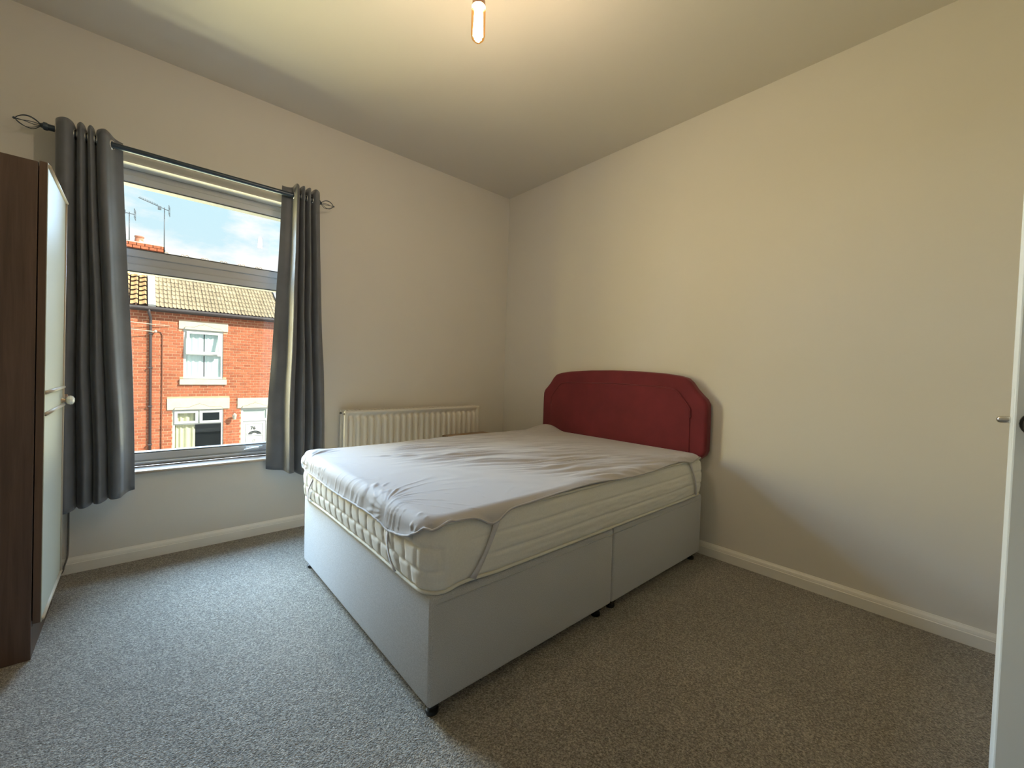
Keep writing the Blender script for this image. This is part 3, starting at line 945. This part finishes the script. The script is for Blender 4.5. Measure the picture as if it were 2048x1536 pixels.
def curtain(label, top, bot, zt, zb0, zb1, seed):
    n = 230
    A, B = catmull([(*p, 0) for p in top], n), catmull([(*p, 0) for p in bot], n)
    rows = 70
    def f(i, j):
        t = j / (rows - 1)                       # 0 top .. 1 hem
        s = i / (n - 1)
        k = smooth01(0, 1, t) * .6 + t * .4
        p = A[i].lerp(B[i], k)
        zb = zb0 + (zb1 - zb0) * s
        z = zt + (zb - zt) * t
        sway = .010 * noise.noise(Vector((s * 3 + seed, z * 1.7, 0))) * smooth01(.05, .5, t)
        wv = .006 * noise.noise(Vector((s * 12 + seed, z * 4, 5))) * smooth01(.03, .3, t)
        top_dip = -.010 * (.5 + .5 * math.sin(s * 26 + seed)) * math.exp(-t * 25)
        return (p.x + sway, min(p.y + wv, -.028), z + top_dip)
    o = obj('curtain', MB().grid(n, rows, f), M['curtain'], smooth=True, fix=False)
    sd = o.modifiers.new('thickness', 'SOLIDIFY'); sd.thickness = .0025; sd.offset = 0
    tag(o, label, 'curtain', 'curtains on the pole')
    # metal eyelets where the cloth crosses the rod
    for i in range(1, n):
        if (A[i].y - RY) * (A[i - 1].y - RY) <= 0:
            d = (A[i] - A[i - 1]).normalized()
            ring = []
            uu = Vector((-d.y, d.x, 0))
            for k in range(20):
                a = 2 * PI * k / 20
                ring.append(Vector((A[i].x, RY, RZ)) + Vector((d.x, d.y, 0)) * .021 * math.cos(a) + Vector((0, 0, 1)) * .021 * math.sin(a))
            obj('eyelet', MB().tube(ring, .004, 6, closed=True), M['chrome'], o, smooth=True)
    return o
curtain('dark grey eyelet curtain hanging beside the wardrobe, left of the window',
        [(-2.984, -.050), (-2.976, -.115), (-2.945, -.142), (-2.922, -.115), (-2.914, -.050), (-2.906, -.115), (-2.893, -.138), (-2.882, -.110), (-2.876, -.052),
         (-2.870, -.112), (-2.860, -.136), (-2.850, -.108), (-2.845, -.052), (-2.836, -.120), (-2.812, -.142), (-2.795, -.115), (-2.775, -.070), (-2.745, -.040)],
        [(-2.986, -.060), (-2.978, -.130), (-2.945, -.156), (-2.920, -.120), (-2.912, -.075), (-2.900, -.130), (-2.880, -.152), (-2.862, -.118), (-2.852, -.075),
         (-2.842, -.130), (-2.822, -.154), (-2.802, -.120), (-2.793, -.085), (-2.778, -.140), (-2.748, -.150), (-2.730, -.095), (-2.712, -.050), (-2.688, -.034)],
        2.272, .345, .405, 1.3)
curtain('dark grey eyelet curtain hanging by the bed, right of the window',
        [(-1.990, -.050), (-1.965, -.062), (-1.934, -.070), (-1.929, -.108), (-1.921, -.148), (-1.904, -.120), (-1.896, -.058), (-1.888, -.115), (-1.878, -.138), (-1.868, -.112),
         (-1.860, -.056), (-1.852, -.112), (-1.842, -.136), (-1.832, -.110), (-1.824, -.056), (-1.816, -.112), (-1.802, -.138), (-1.780, -.120)],
        [(-2.062, -.040), (-2.028, -.066), (-1.975, -.088), (-1.962, -.124), (-1.950, -.164), (-1.918, -.130), (-1.902, -.080), (-1.888, -.130), (-1.870, -.154), (-1.850, -.122),
         (-1.838, -.078), (-1.826, -.126), (-1.810, -.150), (-1.792, -.120), (-1.780, -.078), (-1.766, -.124), (-1.745, -.148), (-1.715, -.120)],
        2.285, .435, .345, 6.1)

# ------------------------------------------------------------------ outside: street and the terrace opposite
FY = 15.5                                            # plane of the brick front opposite
GZ = -3.15
obj('street', MB().box(-60, 60, .30, 90, GZ - .2, GZ - .12), M['tarmac'], kind='structure')
obj('pavement', MB().box(-40, 40, FY - 1.9, FY + .05, GZ - .13, GZ), M['paving'], kind='structure')
obj('pavement', MB().box(-40, 40, .30, 2.2, GZ - .13, GZ), M['paving'], kind='structure')

PARTY, XEND, XLEFT = -2.475, 1.52, -7.2
EZ = 2.93
house = thing('terraced_house', 'red brick terraced house with white door numbered 76 and tan tiled roof', 'house', ((PARTY + XEND) / 2, FY, GZ))
house2 = thing('terraced_house', 'red brick terraced house with orange pantile roof at the window left edge', 'house', ((XLEFT + PARTY) / 2, FY, GZ))
# openings as (x0, x1, z0, z1) that the courses leave free
HOLES = [(-1.584, -.423, .560, 2.32), (-1.712, -.286, 2.305, 2.592), (-1.685, -.314, .355, .562), (-2.016, -.214, -.530, -.127),
         (-1.868, -.396, -2.35, -.50), (-1.95, -.33, -2.50, -2.34), (.036, 1.192, -.530, -.145), (.150, 1.078, GZ, -.50)]
def wall_shell(x0, x1, parent, holes):
    xs = sorted({x0, x1, *[h[0] for h in holes], *[h[1] for h in holes]})
    zs = sorted({GZ, EZ, *[h[2] for h in holes], *[h[3] for h in holes]})
    mb = MB()
    for a, b in zip(xs, xs[1:]):
        for c, d in zip(zs, zs[1:]):
            mx_, mz_ = (a + b) / 2, (c + d) / 2
            if not any(h[0] < mx_ < h[1] and h[2] < mz_ < h[3] for h in holes):
                mb.add([(a, FY + .009, c), (b, FY + .009, c), (b, FY + .009, d), (a, FY + .009, d)], [(0, 1, 2, 3)])
                for h in holes:     # reveals
                    pass
    for h in holes:
        mb.add([(h[0], FY + .009, h[2]), (h[0], FY + .12, h[2]), (h[0], FY + .12, h[3]), (h[0], FY + .009, h[3])], [(0, 1, 2, 3)])
        mb.add([(h[1], FY + .009, h[2]), (h[1], FY + .12, h[2]), (h[1], FY + .12, h[3]), (h[1], FY + .009, h[3])], [(0, 1, 2, 3)])
    mb.add([(x0, FY + .009, GZ), (x0, FY + 7, GZ), (x0, FY + 7, EZ), (x0, FY + .009, EZ)], [(0, 1, 2, 3)])
    mb.add([(x1, FY + .009, GZ), (x1, FY + 7, GZ), (x1, FY + 7, EZ), (x1, FY + .009, EZ)], [(0, 1, 2, 3)])
    return obj('brick_wall', mb, M['mortar'], parent, fix=False)
wallA = wall_shell(PARTY, XEND, house, HOLES)
wallB = wall_shell(XLEFT, PARTY, house2, [])
COURSE, BL, JT = .0997, .222, .019
proto = None
def brick_mesh():
    me = bpy.data.meshes.new('brick')
    t = MB().box(-.5, .5, 0, .02, 0, COURSE - JT)
    b = .10
    me.from_pydata(t.v, [], t.f)
    me.materials.append(M['brick'])
    return me
BM = brick_mesh()
far = {wallA.name: MB(), wallB.name: MB()}
cand = []
row = 0
z = GZ + .005
while z + COURSE - JT < EZ - .02:
    x = XLEFT + (0 if row % 2 else -.111)
    while x < XEND:
        segs = [(max(x, XLEFT), min(x + BL - JT, XEND))]
        if segs[0][0] < PARTY < segs[0][1]:
            segs = [(segs[0][0], PARTY), (PARTY, segs[0][1])]
        for h in HOLES:
            nxt = []
            for a, b in segs:
                if z + COURSE - JT > h[2] + .01 and z < h[3] - .01:
                    if a < h[0]: nxt.append((a, min(b, h[0])))
                    if b > h[1]: nxt.append((max(a, h[1]), b))
                else:
                    nxt.append((a, b))
            segs = nxt
        for a, b in segs:
            if b - a > .03:
                cand.append((a, b, z))
        x += BL
    z += COURSE
    row += 1
def in_view(c):
    xm, zm = (c[0] + c[1]) / 2, c[2]
    return -2.95 < xm < 1.15 and -1.78 < zm < 2.85
seen = [c for c in cand if in_view(c)]
seen.sort(key=lambda c: ((c[0] + c[1]) / 2 + 2.66) ** 2 + (FY + 3.1) ** 2 + (c[2] - 1.1) ** 2 - 40 * (c[1] - c[0] > .18))
single = set(seen[:300])
nA = nB = 0
for c in cand:
    a, b, z = c
    wl = wallA if (a + b) / 2 > PARTY else wallB
    dy = random.uniform(-.003, .003)
    if c in single:
        o = bpy.data.objects.new('brick', BM)
        COL.objects.link(o)
        o.parent = wl
        o.location = Vector(((a + b) / 2, FY + dy, z)) - ORIGIN[wl.name]
        o.scale = (b - a, 1, 1)
    else:
        far[wl.name].box(a, b, FY + dy, FY + .02, z, z + COURSE - JT)
for wl in (wallA, wallB):
    o = obj('brick_courses', far[wl.name], M['brick_plain'], wl, fix=False)
    o['kind'] = 'stuff'

# carved stone lintels and sills
def lintel(x0, x1, z0, z1, ww):
    mb = MB().box(x0, x1, FY - .030, FY + .10, z0, z1)
    o = obj('lintel', mb, M['stone'], house, bevel=.004)
    c = (x0 + x1) / 2
    hw = ww / 2
    orn = [(c - hw, z0), (c - hw + .02, z0 + .075), (c - .30, z0 + .080), (c - .22, z0 + .115), (c - .17, z0 + .150), (c - .09, z0 + .165), (c - .03, z0 + .185),
           (c, z0 + .215), (c + .03, z0 + .185), (c + .09, z0 + .165), (c + .17, z0 + .150), (c + .22, z0 + .115), (c + .30, z0 + .080), (c + hw - .08, z0 + .085), (c + hw, z0)]
    obj('carved_relief', MB().prism([(a, b) for a, b in orn], lambda a, b: (a, FY - .030, b), lambda a, b: (a, FY - .066, b)), M['stone'], o)
    obj('carved_shade_line', MB().tube([(a, FY - .060, b) for a, b in orn], .0085, 5), M['relief_shade_dirt'], o)  # dark line painting recess shade and dirt round the relief
lintel(-1.712, -.286, 2.307, 2.590, 1.12)
lintel(-2.016, -.214, -.528, -.129, 1.42)
lintel(.036, 1.192, -.528, -.147, .86)
obj('window_ledge', MB().box(-1.685, -.314, FY - .060, FY + .10, .357, .550), M['stone'], house, bevel=.006)
obj('window_ledge', MB().box(-1.95, -.33, FY - .060, FY + .10, -2.50, -2.345), M['stone'], house, bevel=.006)

def drapes(name, x0, x1, z0, z1, y, material, parent, per=.11, amp=.03):
    n = int((x1 - x0) / per * 10)
    return obj(name, MB().grid(n, 2, lambda i, j: (x0 + (x1 - x0) * i / (n - 1), y + amp * math.sin(i / 10 * 2 * PI + math.sin(i * .11) * 2), z0 + (z1 - z0) * j)),
               material, parent, smooth=True, fix=False)
# upper window
uw = obj('window', MB().frame(-1.584, -.423, .562, 2.307, FY + .030, FY + .090, .075), M['pvc_out'], house, bevel=.006)
obj('crossbar', MB().box(-1.51, -.497, FY + .025, FY + .085, 1.395, 1.465), M['pvc_out'], uw, bevel=.005)
sash = MB().frame(-1.500, -.505, 1.450, 2.245, -.03, .03, .085)
for p in sash.v:                                      # top hung sash standing ajar
    dz = 2.245 - p.z
    p.y = FY + .020 + p.y - dz * .16
obj('open_sash', sash, M['pvc_out'], uw, bevel=.005)
pn = MB().add([(-1.42, FY + .020 - .08 * .16, 2.165), (-.585, FY + .02 - .08 * .16, 2.165), (-.585, FY + .02 - .71 * .16, 1.535), (-1.42, FY + .02 - .71 * .16, 1.535)], [(0, 1, 2, 3)])
obj('pane', pn, M['pane_out'], uw)
obj('pane', MB().add([(-1.51, FY + .06, .637), (-.497, FY + .06, .637), (-.497, FY + .06, 1.395), (-1.51, FY + .06, 1.395)], [(0, 1, 2, 3)]), M['pane_out'], uw)
drapes('drapes', -1.53, -1.00, .60, 2.28, FY + .105, M['net'], uw, .15, .020)
drapes('drapes', -.97, -.45, .60, 2.28, FY + .105, M['net'], uw, .16, .012)
# lower window
lw = obj('window', MB().frame(-1.868, -.396, -2.345, -.528, FY + .030, FY + .090, .070), M['pvc_out'], house, bevel=.006)
obj('crossbar', MB().box(-1.80, -.466, FY + .025, FY + .085, -1.075, -1.005), M['pvc_out'], lw, bevel=.005)
obj('mullion', MB().box(-1.165, -1.095, FY + .025, FY + .085, -1.01, -.59), M['pvc_out'], lw, bevel=.005)
for (a, b, open_) in ((-1.815, -1.150, 0), (-1.110, -.440, .10)):
    sash = MB().frame(a, b, -1.03, -.575, -.03, .03, .085)
    for p in sash.v:
        p.y = FY + .020 + p.y - (-.575 - p.z) * open_
    obj('fanlight_sash', sash, M['pvc_out'], lw, bevel=.005)
    obj('pane', MB().add([(a + .08, FY + .02, -.655), (b - .08, FY + .02, -.655), (b - .08, FY + .02 - .37 * open_, -.95), (a + .08, FY + .02 - .37 * open_, -.95)], [(0, 1, 2, 3)]), M['pane_out'], lw)
obj('pane', MB().add([(-1.80, FY + .06, -2.28), (-.466, FY + .06, -2.28), (-.466, FY + .06, -1.075), (-1.80, FY + .06, -1.075)], [(0, 1, 2, 3)]), M['pane_out'], lw)
drapes('drapes', -1.83, -1.225, -2.31, -.56, FY + .13, M['yellow_curtain'], lw, .13, .022)
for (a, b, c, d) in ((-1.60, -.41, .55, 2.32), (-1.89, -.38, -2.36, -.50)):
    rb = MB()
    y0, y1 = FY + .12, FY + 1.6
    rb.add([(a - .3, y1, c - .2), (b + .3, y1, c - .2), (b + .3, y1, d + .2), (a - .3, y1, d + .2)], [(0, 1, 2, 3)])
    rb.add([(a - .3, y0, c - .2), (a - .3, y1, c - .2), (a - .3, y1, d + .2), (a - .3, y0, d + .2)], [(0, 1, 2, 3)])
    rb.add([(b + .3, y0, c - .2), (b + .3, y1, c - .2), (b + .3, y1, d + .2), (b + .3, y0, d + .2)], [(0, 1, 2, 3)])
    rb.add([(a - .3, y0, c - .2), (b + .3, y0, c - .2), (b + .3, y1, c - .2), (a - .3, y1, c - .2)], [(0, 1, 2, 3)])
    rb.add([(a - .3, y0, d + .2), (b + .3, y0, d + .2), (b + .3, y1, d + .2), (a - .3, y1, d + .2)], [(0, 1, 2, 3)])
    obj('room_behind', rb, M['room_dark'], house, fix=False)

# front door with fanlight
fd = obj('front_door', MB().box(.238, .992, FY + .050, FY + .095, GZ + .05, -1.060), M['pvc_out'], house, bevel=.004)
obj('door_frame', MB().frame(.153, 1.075, GZ - .05, -.530, FY + .030, FY + .100, .078), M['pvc_out'], fd, bevel=.005)
obj('door_head', MB().box(.230, 1.0, FY + .028, FY + .098, -1.055, -.955), M['pvc_out'], fd, bevel=.005)
obj('fanlight', MB().box(.232, .996, FY + .066, FY + .072, -.955, -.608), mat('frosted_fanlight', (.50, .60, .53), .25), fd)
def moulding(x0, x1, z0, z1, w=.018):
    return MB().frame(x0, x1, z0, z1, FY + .036, FY + .052, w)
obj('panel_moulding', moulding(.315, .915, -2.95, -1.140, .020), M['pvc_out'], fd, bevel=.004)
cx, cz = .615, -1.565
def arc(r0, r1, y0, y1, sq=.62):
    outer = [(cx + r1 * math.cos(t * PI / 14), cz + sq * r1 * math.sin(t * PI / 14)) for t in range(15)]
    inner = [(cx + r0 * math.cos(t * PI / 14), cz + sq * r0 * math.sin(t * PI / 14)) for t in range(14, -1, -1)]
    k = len(outer)
    vs = [(a, y0, b) for a, b in outer] + [(a, y0, b) for a, b in inner[::-1]] + [(a, y1, b) for a, b in outer] + [(a, y1, b) for a, b in inner[::-1]]
    fs = []
    for i in range(k - 1):
        fs += [(i, i + 1, k + i + 1, k + i), (2 * k + i + 1, 2 * k + i, 3 * k + i, 3 * k + i + 1), (i + 1, i, 2 * k + i, 2 * k + i + 1), (k + i, k + i + 1, 3 * k + i + 1, 3 * k + i)]
    fs += [(0, k, 3 * k, 2 * k), (k - 1, 3 * k - 1, 4 * k - 1, 2 * k - 1)]
    return MB().add(vs, fs)
obj('arched_light', arc(.085, .215, FY + .040, FY + .052), M['dark_glass'], fd)
obj('arch_moulding', arc(.222, .270, FY + .030, FY + .052), M['pvc_out'], fd)
obj('arch_base', MB().box(.345, .885, FY + .030, FY + .052, cz - .045, cz - .010), M['pvc_out'], fd)
obj('knocker', MB().lathe([(.030, 0), (.030, .012), (.012, .022)], (cx, FY + .050, -1.765), (0, -1, 0), 14).tube(
    [(cx + .038 * math.sin(t * PI / 6), FY + .022, -1.80 - .045 * math.cos(t * PI / 6)) for t in range(12)], .010, 6, closed=True), M['lead'], fd, smooth='angle')
for (a, b) in ((.375, .585), (.650, .860)):
    obj('lower_panel', MB().rbox(a, b, FY + .036, FY + .052, -2.80, -1.86, .008, 1), M['pvc_out'], fd)
def text(body, size, loc, material, parent):
    cu = bpy.data.curves.new('door_number', 'FONT')
    cu.body = body; cu.size = size; cu.align_x = 'CENTER'; cu.extrude = .006; cu.offset = .006
    ob = bpy.data.objects.new('tmp_text', cu)
    COL.objects.link(ob)
    dg = bpy.context.evaluated_depsgraph_get()
    me = bpy.data.meshes.new_from_object(ob.evaluated_get(dg))
    bpy.data.objects.remove(ob)
    me.name = 'door_number'
    me.materials.clear(); me.materials.append(material)
    o = bpy.data.objects.new('door_number', me)
    COL.objects.link(o)
    o.parent = parent
    o.location = Vector(loc) - ORIGIN[parent.name]
    o.rotation_euler = (PI / 2, 0, 0)
    return o
text('76', .165, (.565, FY + .042, -1.375), M['black_paint'], fd)

# roofs
RIDGE_Y, RIDGE_Z, EAVE_Y, EAVE_Z = 18.85, 5.44, 15.30, 2.955
slope = Vector((0, RIDGE_Y - EAVE_Y, RIDGE_Z - EAVE_Z)); SL = slope.length
sd = slope.normalized()
PITCH = math.atan2(slope.z, slope.y)
def roof(parent, x0, x1):
    mb = MB().add([(x0, EAVE_Y + .05, EAVE_Z - .02), (x1, EAVE_Y + .05, EAVE_Z - .02), (x1, RIDGE_Y, RIDGE_Z - .05), (x0, RIDGE_Y, RIDGE_Z - .05),
                   (x0, 2 * RIDGE_Y - EAVE_Y, EAVE_Z), (x1, 2 * RIDGE_Y - EAVE_Y, EAVE_Z)], [(0, 1, 2, 3), (3, 2, 5, 4)])
    mb.add([(x1, EAVE_Y + .05, EAVE_Z - .02), (x1, 2 * RIDGE_Y - EAVE_Y, EAVE_Z), (x1, RIDGE_Y, RIDGE_Z - .05)], [(0, 1, 2)])
    mb.add([(x0, EAVE_Y + .05, EAVE_Z - .02), (x0, 2 * RIDGE_Y - EAVE_Y, EAVE_Z), (x0, RIDGE_Y, RIDGE_Z - .05)], [(0, 1, 2)])
    return obj('roof', mb, M['roof_under'], parent, fix=False)
def tile_mesh(name, wdt, length, prof, material, face=True, lift0=.028):
    """prof: list of (fraction across, height); tile lies along +Y of its own frame, lower edge lifted"""
    n = len(prof)
    vs = []
    for (y, lift) in ((0, lift0), (length, .006)):
        for (a, hgt) in prof:
            vs.append((a * wdt, y, hgt + lift))
    for (a, hgt) in prof:
        vs.append((a * wdt, 0, hgt + .004))
    fs = [(i, i + 1, n + i + 1, n + i) for i in range(n - 1)]
    if face:
        fs += [(2 * n + i, 2 * n + i + 1, i + 1, i) for i in range(n - 1)]
    me = bpy.data.meshes.new(name)
    me.from_pydata(vs, [], fs)
    me.materials.append(material)
    return me
def lay(roof_o, me, x0, x1, wdt, gauge, gap, jitter):
    nr = int(SL / gauge)
    nc = int(round((x1 - x0) / wdt))
    for r in range(nr):
        for c in range(nc):
            o = bpy.data.objects.new('roof_tile', me)
            COL.objects.link(o)
            o.parent = roof_o
            p = Vector((x0 + c * wdt + gap / 2, EAVE_Y, EAVE_Z)) + sd * (r * gauge)
            o.location = p - ORIGIN[roof_o.name] + Vector((random.uniform(-jitter, jitter), 0, random.uniform(0, jitter)))
            o.rotation_euler = (PITCH, 0, 0)
rA = roof(house, PARTY + .06, XEND)
rB = roof(house2, XLEFT, PARTY + .06)
two_roll = [(0, .030), (.07, .034), (.16, .010), (.28, .004), (.42, .010), (.50, .034), (.58, .034), (.67, .010), (.80, .004), (.93, .010), (1, .030)]
lay(rA, tile_mesh('roof_tile', .218, .325, two_roll, M['tile_tan'], False, .024), PARTY + .15, XEND - .02, .222, .31, .0, .004)
pan = [(0, .000), (.18, .002), (.40, .014), (.62, .040), (.80, .058), (.93, .050), (1, .030)]
lay(rB, tile_mesh('roof_tile', .186, .315, pan, M['tile_orange'], False, .050), PARTY - .07 - 20 * .218, PARTY - .07, .218, .325, .034, .003)
# mortar verge between the roofs and at the gable end
def strip(x0, x1, lift=.085, s0=-.02, s1=None):
    a = Vector((0, EAVE_Y, EAVE_Z)) + sd * s0; b = Vector((0, EAVE_Y, EAVE_Z)) + sd * (SL if s1 is None else s1)
    nn = Vector((0, -sd.z, sd.y)) * lift
    mb = MB()
    vs = []
    for p in (a, b):
        for (x, k) in ((x0, 0), (x1, 0), (x1, 1), (x0, 1)):
            vs.append((x, p.y + nn.y * k, p.z + nn.z * k))
    return mb.add(vs, [(0, 1, 2, 3), (7, 6, 5, 4), (0, 4, 5, 1), (1, 5, 6, 2), (2, 6, 7, 3), (3, 7, 4, 0)])
obj('verge', strip(PARTY - .05, PARTY + .145, .100), M['lead'], house)
obj('verge', strip(XEND - .03, XEND + .03, .075), M['lead'], house)
# ridge tiles with small crests
ridge = obj('ridge_bed', MB().box(PARTY + .1, XEND, RIDGE_Y - .05, RIDGE_Y + .05, RIDGE_Z - .06, RIDGE_Z + .01), M['tile_tan'], rA)
rt = MB()
L0 = .66
rt.grid(7, 2, lambda i, j: (-L0 / 2 + j * (L0 - .012), -.13 * math.cos(i * PI / 6), -.05 + .115 * math.sin(i * PI / 6)))
for c in (-.07, .07):
    arcp = [(c + .055 * math.cos(t * PI / 6), 0, .060 + .055 * math.sin(t * PI / 6)) for t in range(7)]
    rt.tube(arcp, .013, 6)
rt0 = None
x = PARTY + .45
while x < XEND:
    if rt0 is None:
        mb = MB(); mb.v = [p + Vector((x, RIDGE_Y, RIDGE_Z)) for p in rt.v]; mb.f = rt.f
        rt0 = obj('ridge_tile', mb, M['tile_tan'], rA, fix=False)
        zz = ORIGIN[rt0.name].z; yy = ORIGIN[rt0.name].y; x00 = x; ox = ORIGIN[rt0.name].x
    else:
        clone(rt0, rA, (ox + x - x00, yy, zz), 'ridge_tile')
    x += L0
# gutters and the downpipe
def gutter(parent, x0, x1):
    return obj('gutter', MB().tube([(x0, EAVE_Y - .03, EAVE_Z - .055), (x1, EAVE_Y - .03, EAVE_Z - .055)], .062, 10).box(x0, x1, EAVE_Y + .02, FY + .01, EAVE_Z - .13, EAVE_Z - .03), M['gutter'], parent, smooth='angle')
gutter(house, PARTY, XEND)
gutter(house2, XLEFT, PARTY)
dp = MB().tube([(-2.50, EAVE_Y - .03, EAVE_Z - .06), (-2.50, EAVE_Y - .03, EAVE_Z - .20), (-2.455, FY - .05, EAVE_Z - .36), (-2.455, FY - .05, EAVE_Z - .5), (-2.455, FY - .05, GZ + .05)], .040, 10)
dpo = obj('downpipe', dp, M['gutter'], house, smooth=True)
for z in (2.05, .9, -.4, -1.7):
    obj('pipe_clip', MB().box(-2.51, -2.40, FY - .10, FY + .005, z, z + .05), M['gutter'], dpo)
# wires, bracket, cable and lamp on the front
br = obj('wire_bracket', MB().cyl((-2.33, FY + .005, 2.14), (-2.33, FY - .10, 2.14), .02, 8).lathe([(.03, -.03), (.05, 0), (.03, .05)], (-2.33, FY - .12, 2.14), n=10), M['stone'], house, smooth='angle')
tag(obj('telephone_wire', MB().tube([(-2.33, FY - .12, 2.14), (-4.5, FY - .6, 2.24), (-7, FY - 1.1, 2.5)], .012, 6), M['stone']),
    'pale overhead telephone wire ending at the bracket beside the downpipe', 'wire')
tag(obj('telephone_wire', MB().tube([(-1.95, FY - .03, 2.37), (-2.5, FY - .10, 2.385), (-4.5, FY - .6, 2.46), (-7, FY - 1.1, 2.70)], .010, 6), M['stone']),
    'thin upper wire crossing the downpipe just above the bracket', 'wire')
cabm = mat('brown_cable', (.22, .09, .05), .8)
obj('wall_cable', MB().tube([(-2.30, FY - .015, 2.16), (-2.19, FY - .015, 2.14), (-2.15, FY - .015, 2.04), (-2.15, FY - .015, .6), (-2.16, FY - .015, -.6), (-2.17, FY - .015, -2.6)], .017, 6), cabm, house, smooth=True)
wl = obj('wall_lamp', MB().cyl((-.075, FY + .005, -.86), (-.075, FY - .10, -.84), .022, 8).lathe([(.03, -.14), (.055, -.10), (.075, .02), (.02, .10)], (-.075, FY - .16, -.80), n=8), M['stone'], house, smooth='angle')
obj('lamp_cap', MB().lathe([(.09, 0), (.05, .04), (.01, .07)], (-.075, FY - .16, -.775), n=8), M['terracotta'], wl)

# chimney stack on the party wall, flashing, pots, aerials
cy0, cy1 = 17.20, 17.95
ch = obj('chimney', MB().box(-3.50, -2.155, cy0 + .008, cy1, 3.6, 5.02), M['mortar'], house2)
cbk = MB()
z = 3.62; row = 0
while z < 5.36:
    out_ = .0 if z < 5.00 else (.04 if z < 5.18 else .085)
    x = -3.51 - out_ - (.111 if row % 2 else 0)
    while x < -2.145 + out_:
        a, b = max(x, -3.51 - out_), min(x + BL - JT, -2.145 + out_)
        if b - a > .03:
            cbk.box(a, b, cy0 - out_, cy0 + .03 + (.7 if z > 5.0 else 0), z, z + .086)
        x += BL
    y = cy0 - out_ - (.0 if row % 2 else .111)
    while y < cy1 + out_:
        a, b = max(y, cy0 - out_), min(y + BL - JT, cy1 + out_)
        if b - a > .03:
            cbk.box(-2.175 + out_, -2.145 + out_, a, b, z, z + .086)
        y += BL
    z += .098; row += 1
o = obj('brick_courses', cbk, M['brick_plain'], ch, fix=False); o['kind'] = 'stuff'
obj('chimney_cap', MB().box(-3.56, -2.09, cy0 - .05, cy1 + .05, 5.375, 5.42), M['stone'], ch, bevel=.02)
for x in (-3.25, -2.76):
    obj('chimney_pot', MB().lathe([(.145, 0), (.150, .04), (.132, .07), (.120, .22), (.140, .235), (.140, .275), (.110, .28), (.105, .15)], (x, cy0 + .32, 5.415), n=18), M['terracotta'], ch, smooth='angle')
fl = MB()
zroof = lambda y: EAVE_Z + (y - EAVE_Y) * slope.z / slope.y
fl.box(-3.55, -2.10, cy0 - .12, cy0 + .02, zroof(cy0) - .10, zroof(cy0) + .14)
for k in range(5):
    y = cy0 - .05 + k * .15
    fl.box(-2.15, -1.96, y, y + .17, zroof(y) - .02, zroof(y) + .22)
obj('flashing', fl, M['lead'], ch, bevel=.01)
def aerial(label, mast, z0, z1, boom_dir, boom_len, nel):
    x, y = mast
    t = thing('tv_aerial', label, 'aerial', (x, y, z0))
    obj('mast', MB().cyl((x, y, z0), (x, y, z1), .015, 8), M['aerial'], t, smooth=True)
    bd = Vector(boom_dir).normalized()
    s0 = Vector((x, y, z1 - .05)) - bd * .15
    obj('boom', MB().cyl(s0, s0 + bd * boom_len, .013, 6), M['aerial'], t)
    el = Vector((bd.y, -bd.x, 0)).normalized()
    for k in range(nel):
        c = s0 + bd * (.35 + (boom_len - .4) * k / (nel - 1))
        hw = .13 - .04 * k / nel
        obj('element', MB().cyl(c - el * hw + Vector((0, 0, .03)), c + el * hw + Vector((0, 0, .03)), .007, 5), M['aerial'], t)
    rf = MB()
    for zz in (-.16, -.08, .08, .16):
        rf.cyl(s0 - el * .20 + Vector((0, 0, zz)), s0 + el * .20 + Vector((0, 0, zz)), .008, 5)
    for e_ in (-1, 1):
        rf.cyl(s0 + el * .17 * e_ + Vector((0, 0, -.17)), s0 + el * .17 * e_ + Vector((0, 0, .17)), .008, 5)
    obj('reflector', rf, M['aerial'], t)
    obj('mast_bracket', MB().box(x - .16, x + .03, y - .04, y + .04, z0 + .05, z0 + .10), M['aerial'], t)
    obj('dipole_box', MB().box(s0.x - .05 + bd.x * .3, s0.x + .05 + bd.x * .3, s0.y - .04, s0.y + .04, s0.z - .02, s0.z + .10), M['aerial'], t)
aerial('television aerial on a tall mast, boom pointing left, right of the chimney pot', (-2.060, 17.5), 5.25, 6.93, (-.92, .12, .30), .92, 11)
aerial('shorter television aerial just above the chimney at the left curtain edge', (-3.03, 17.5), 5.40, 6.50, (-.98, .1, .05), .90, 9)
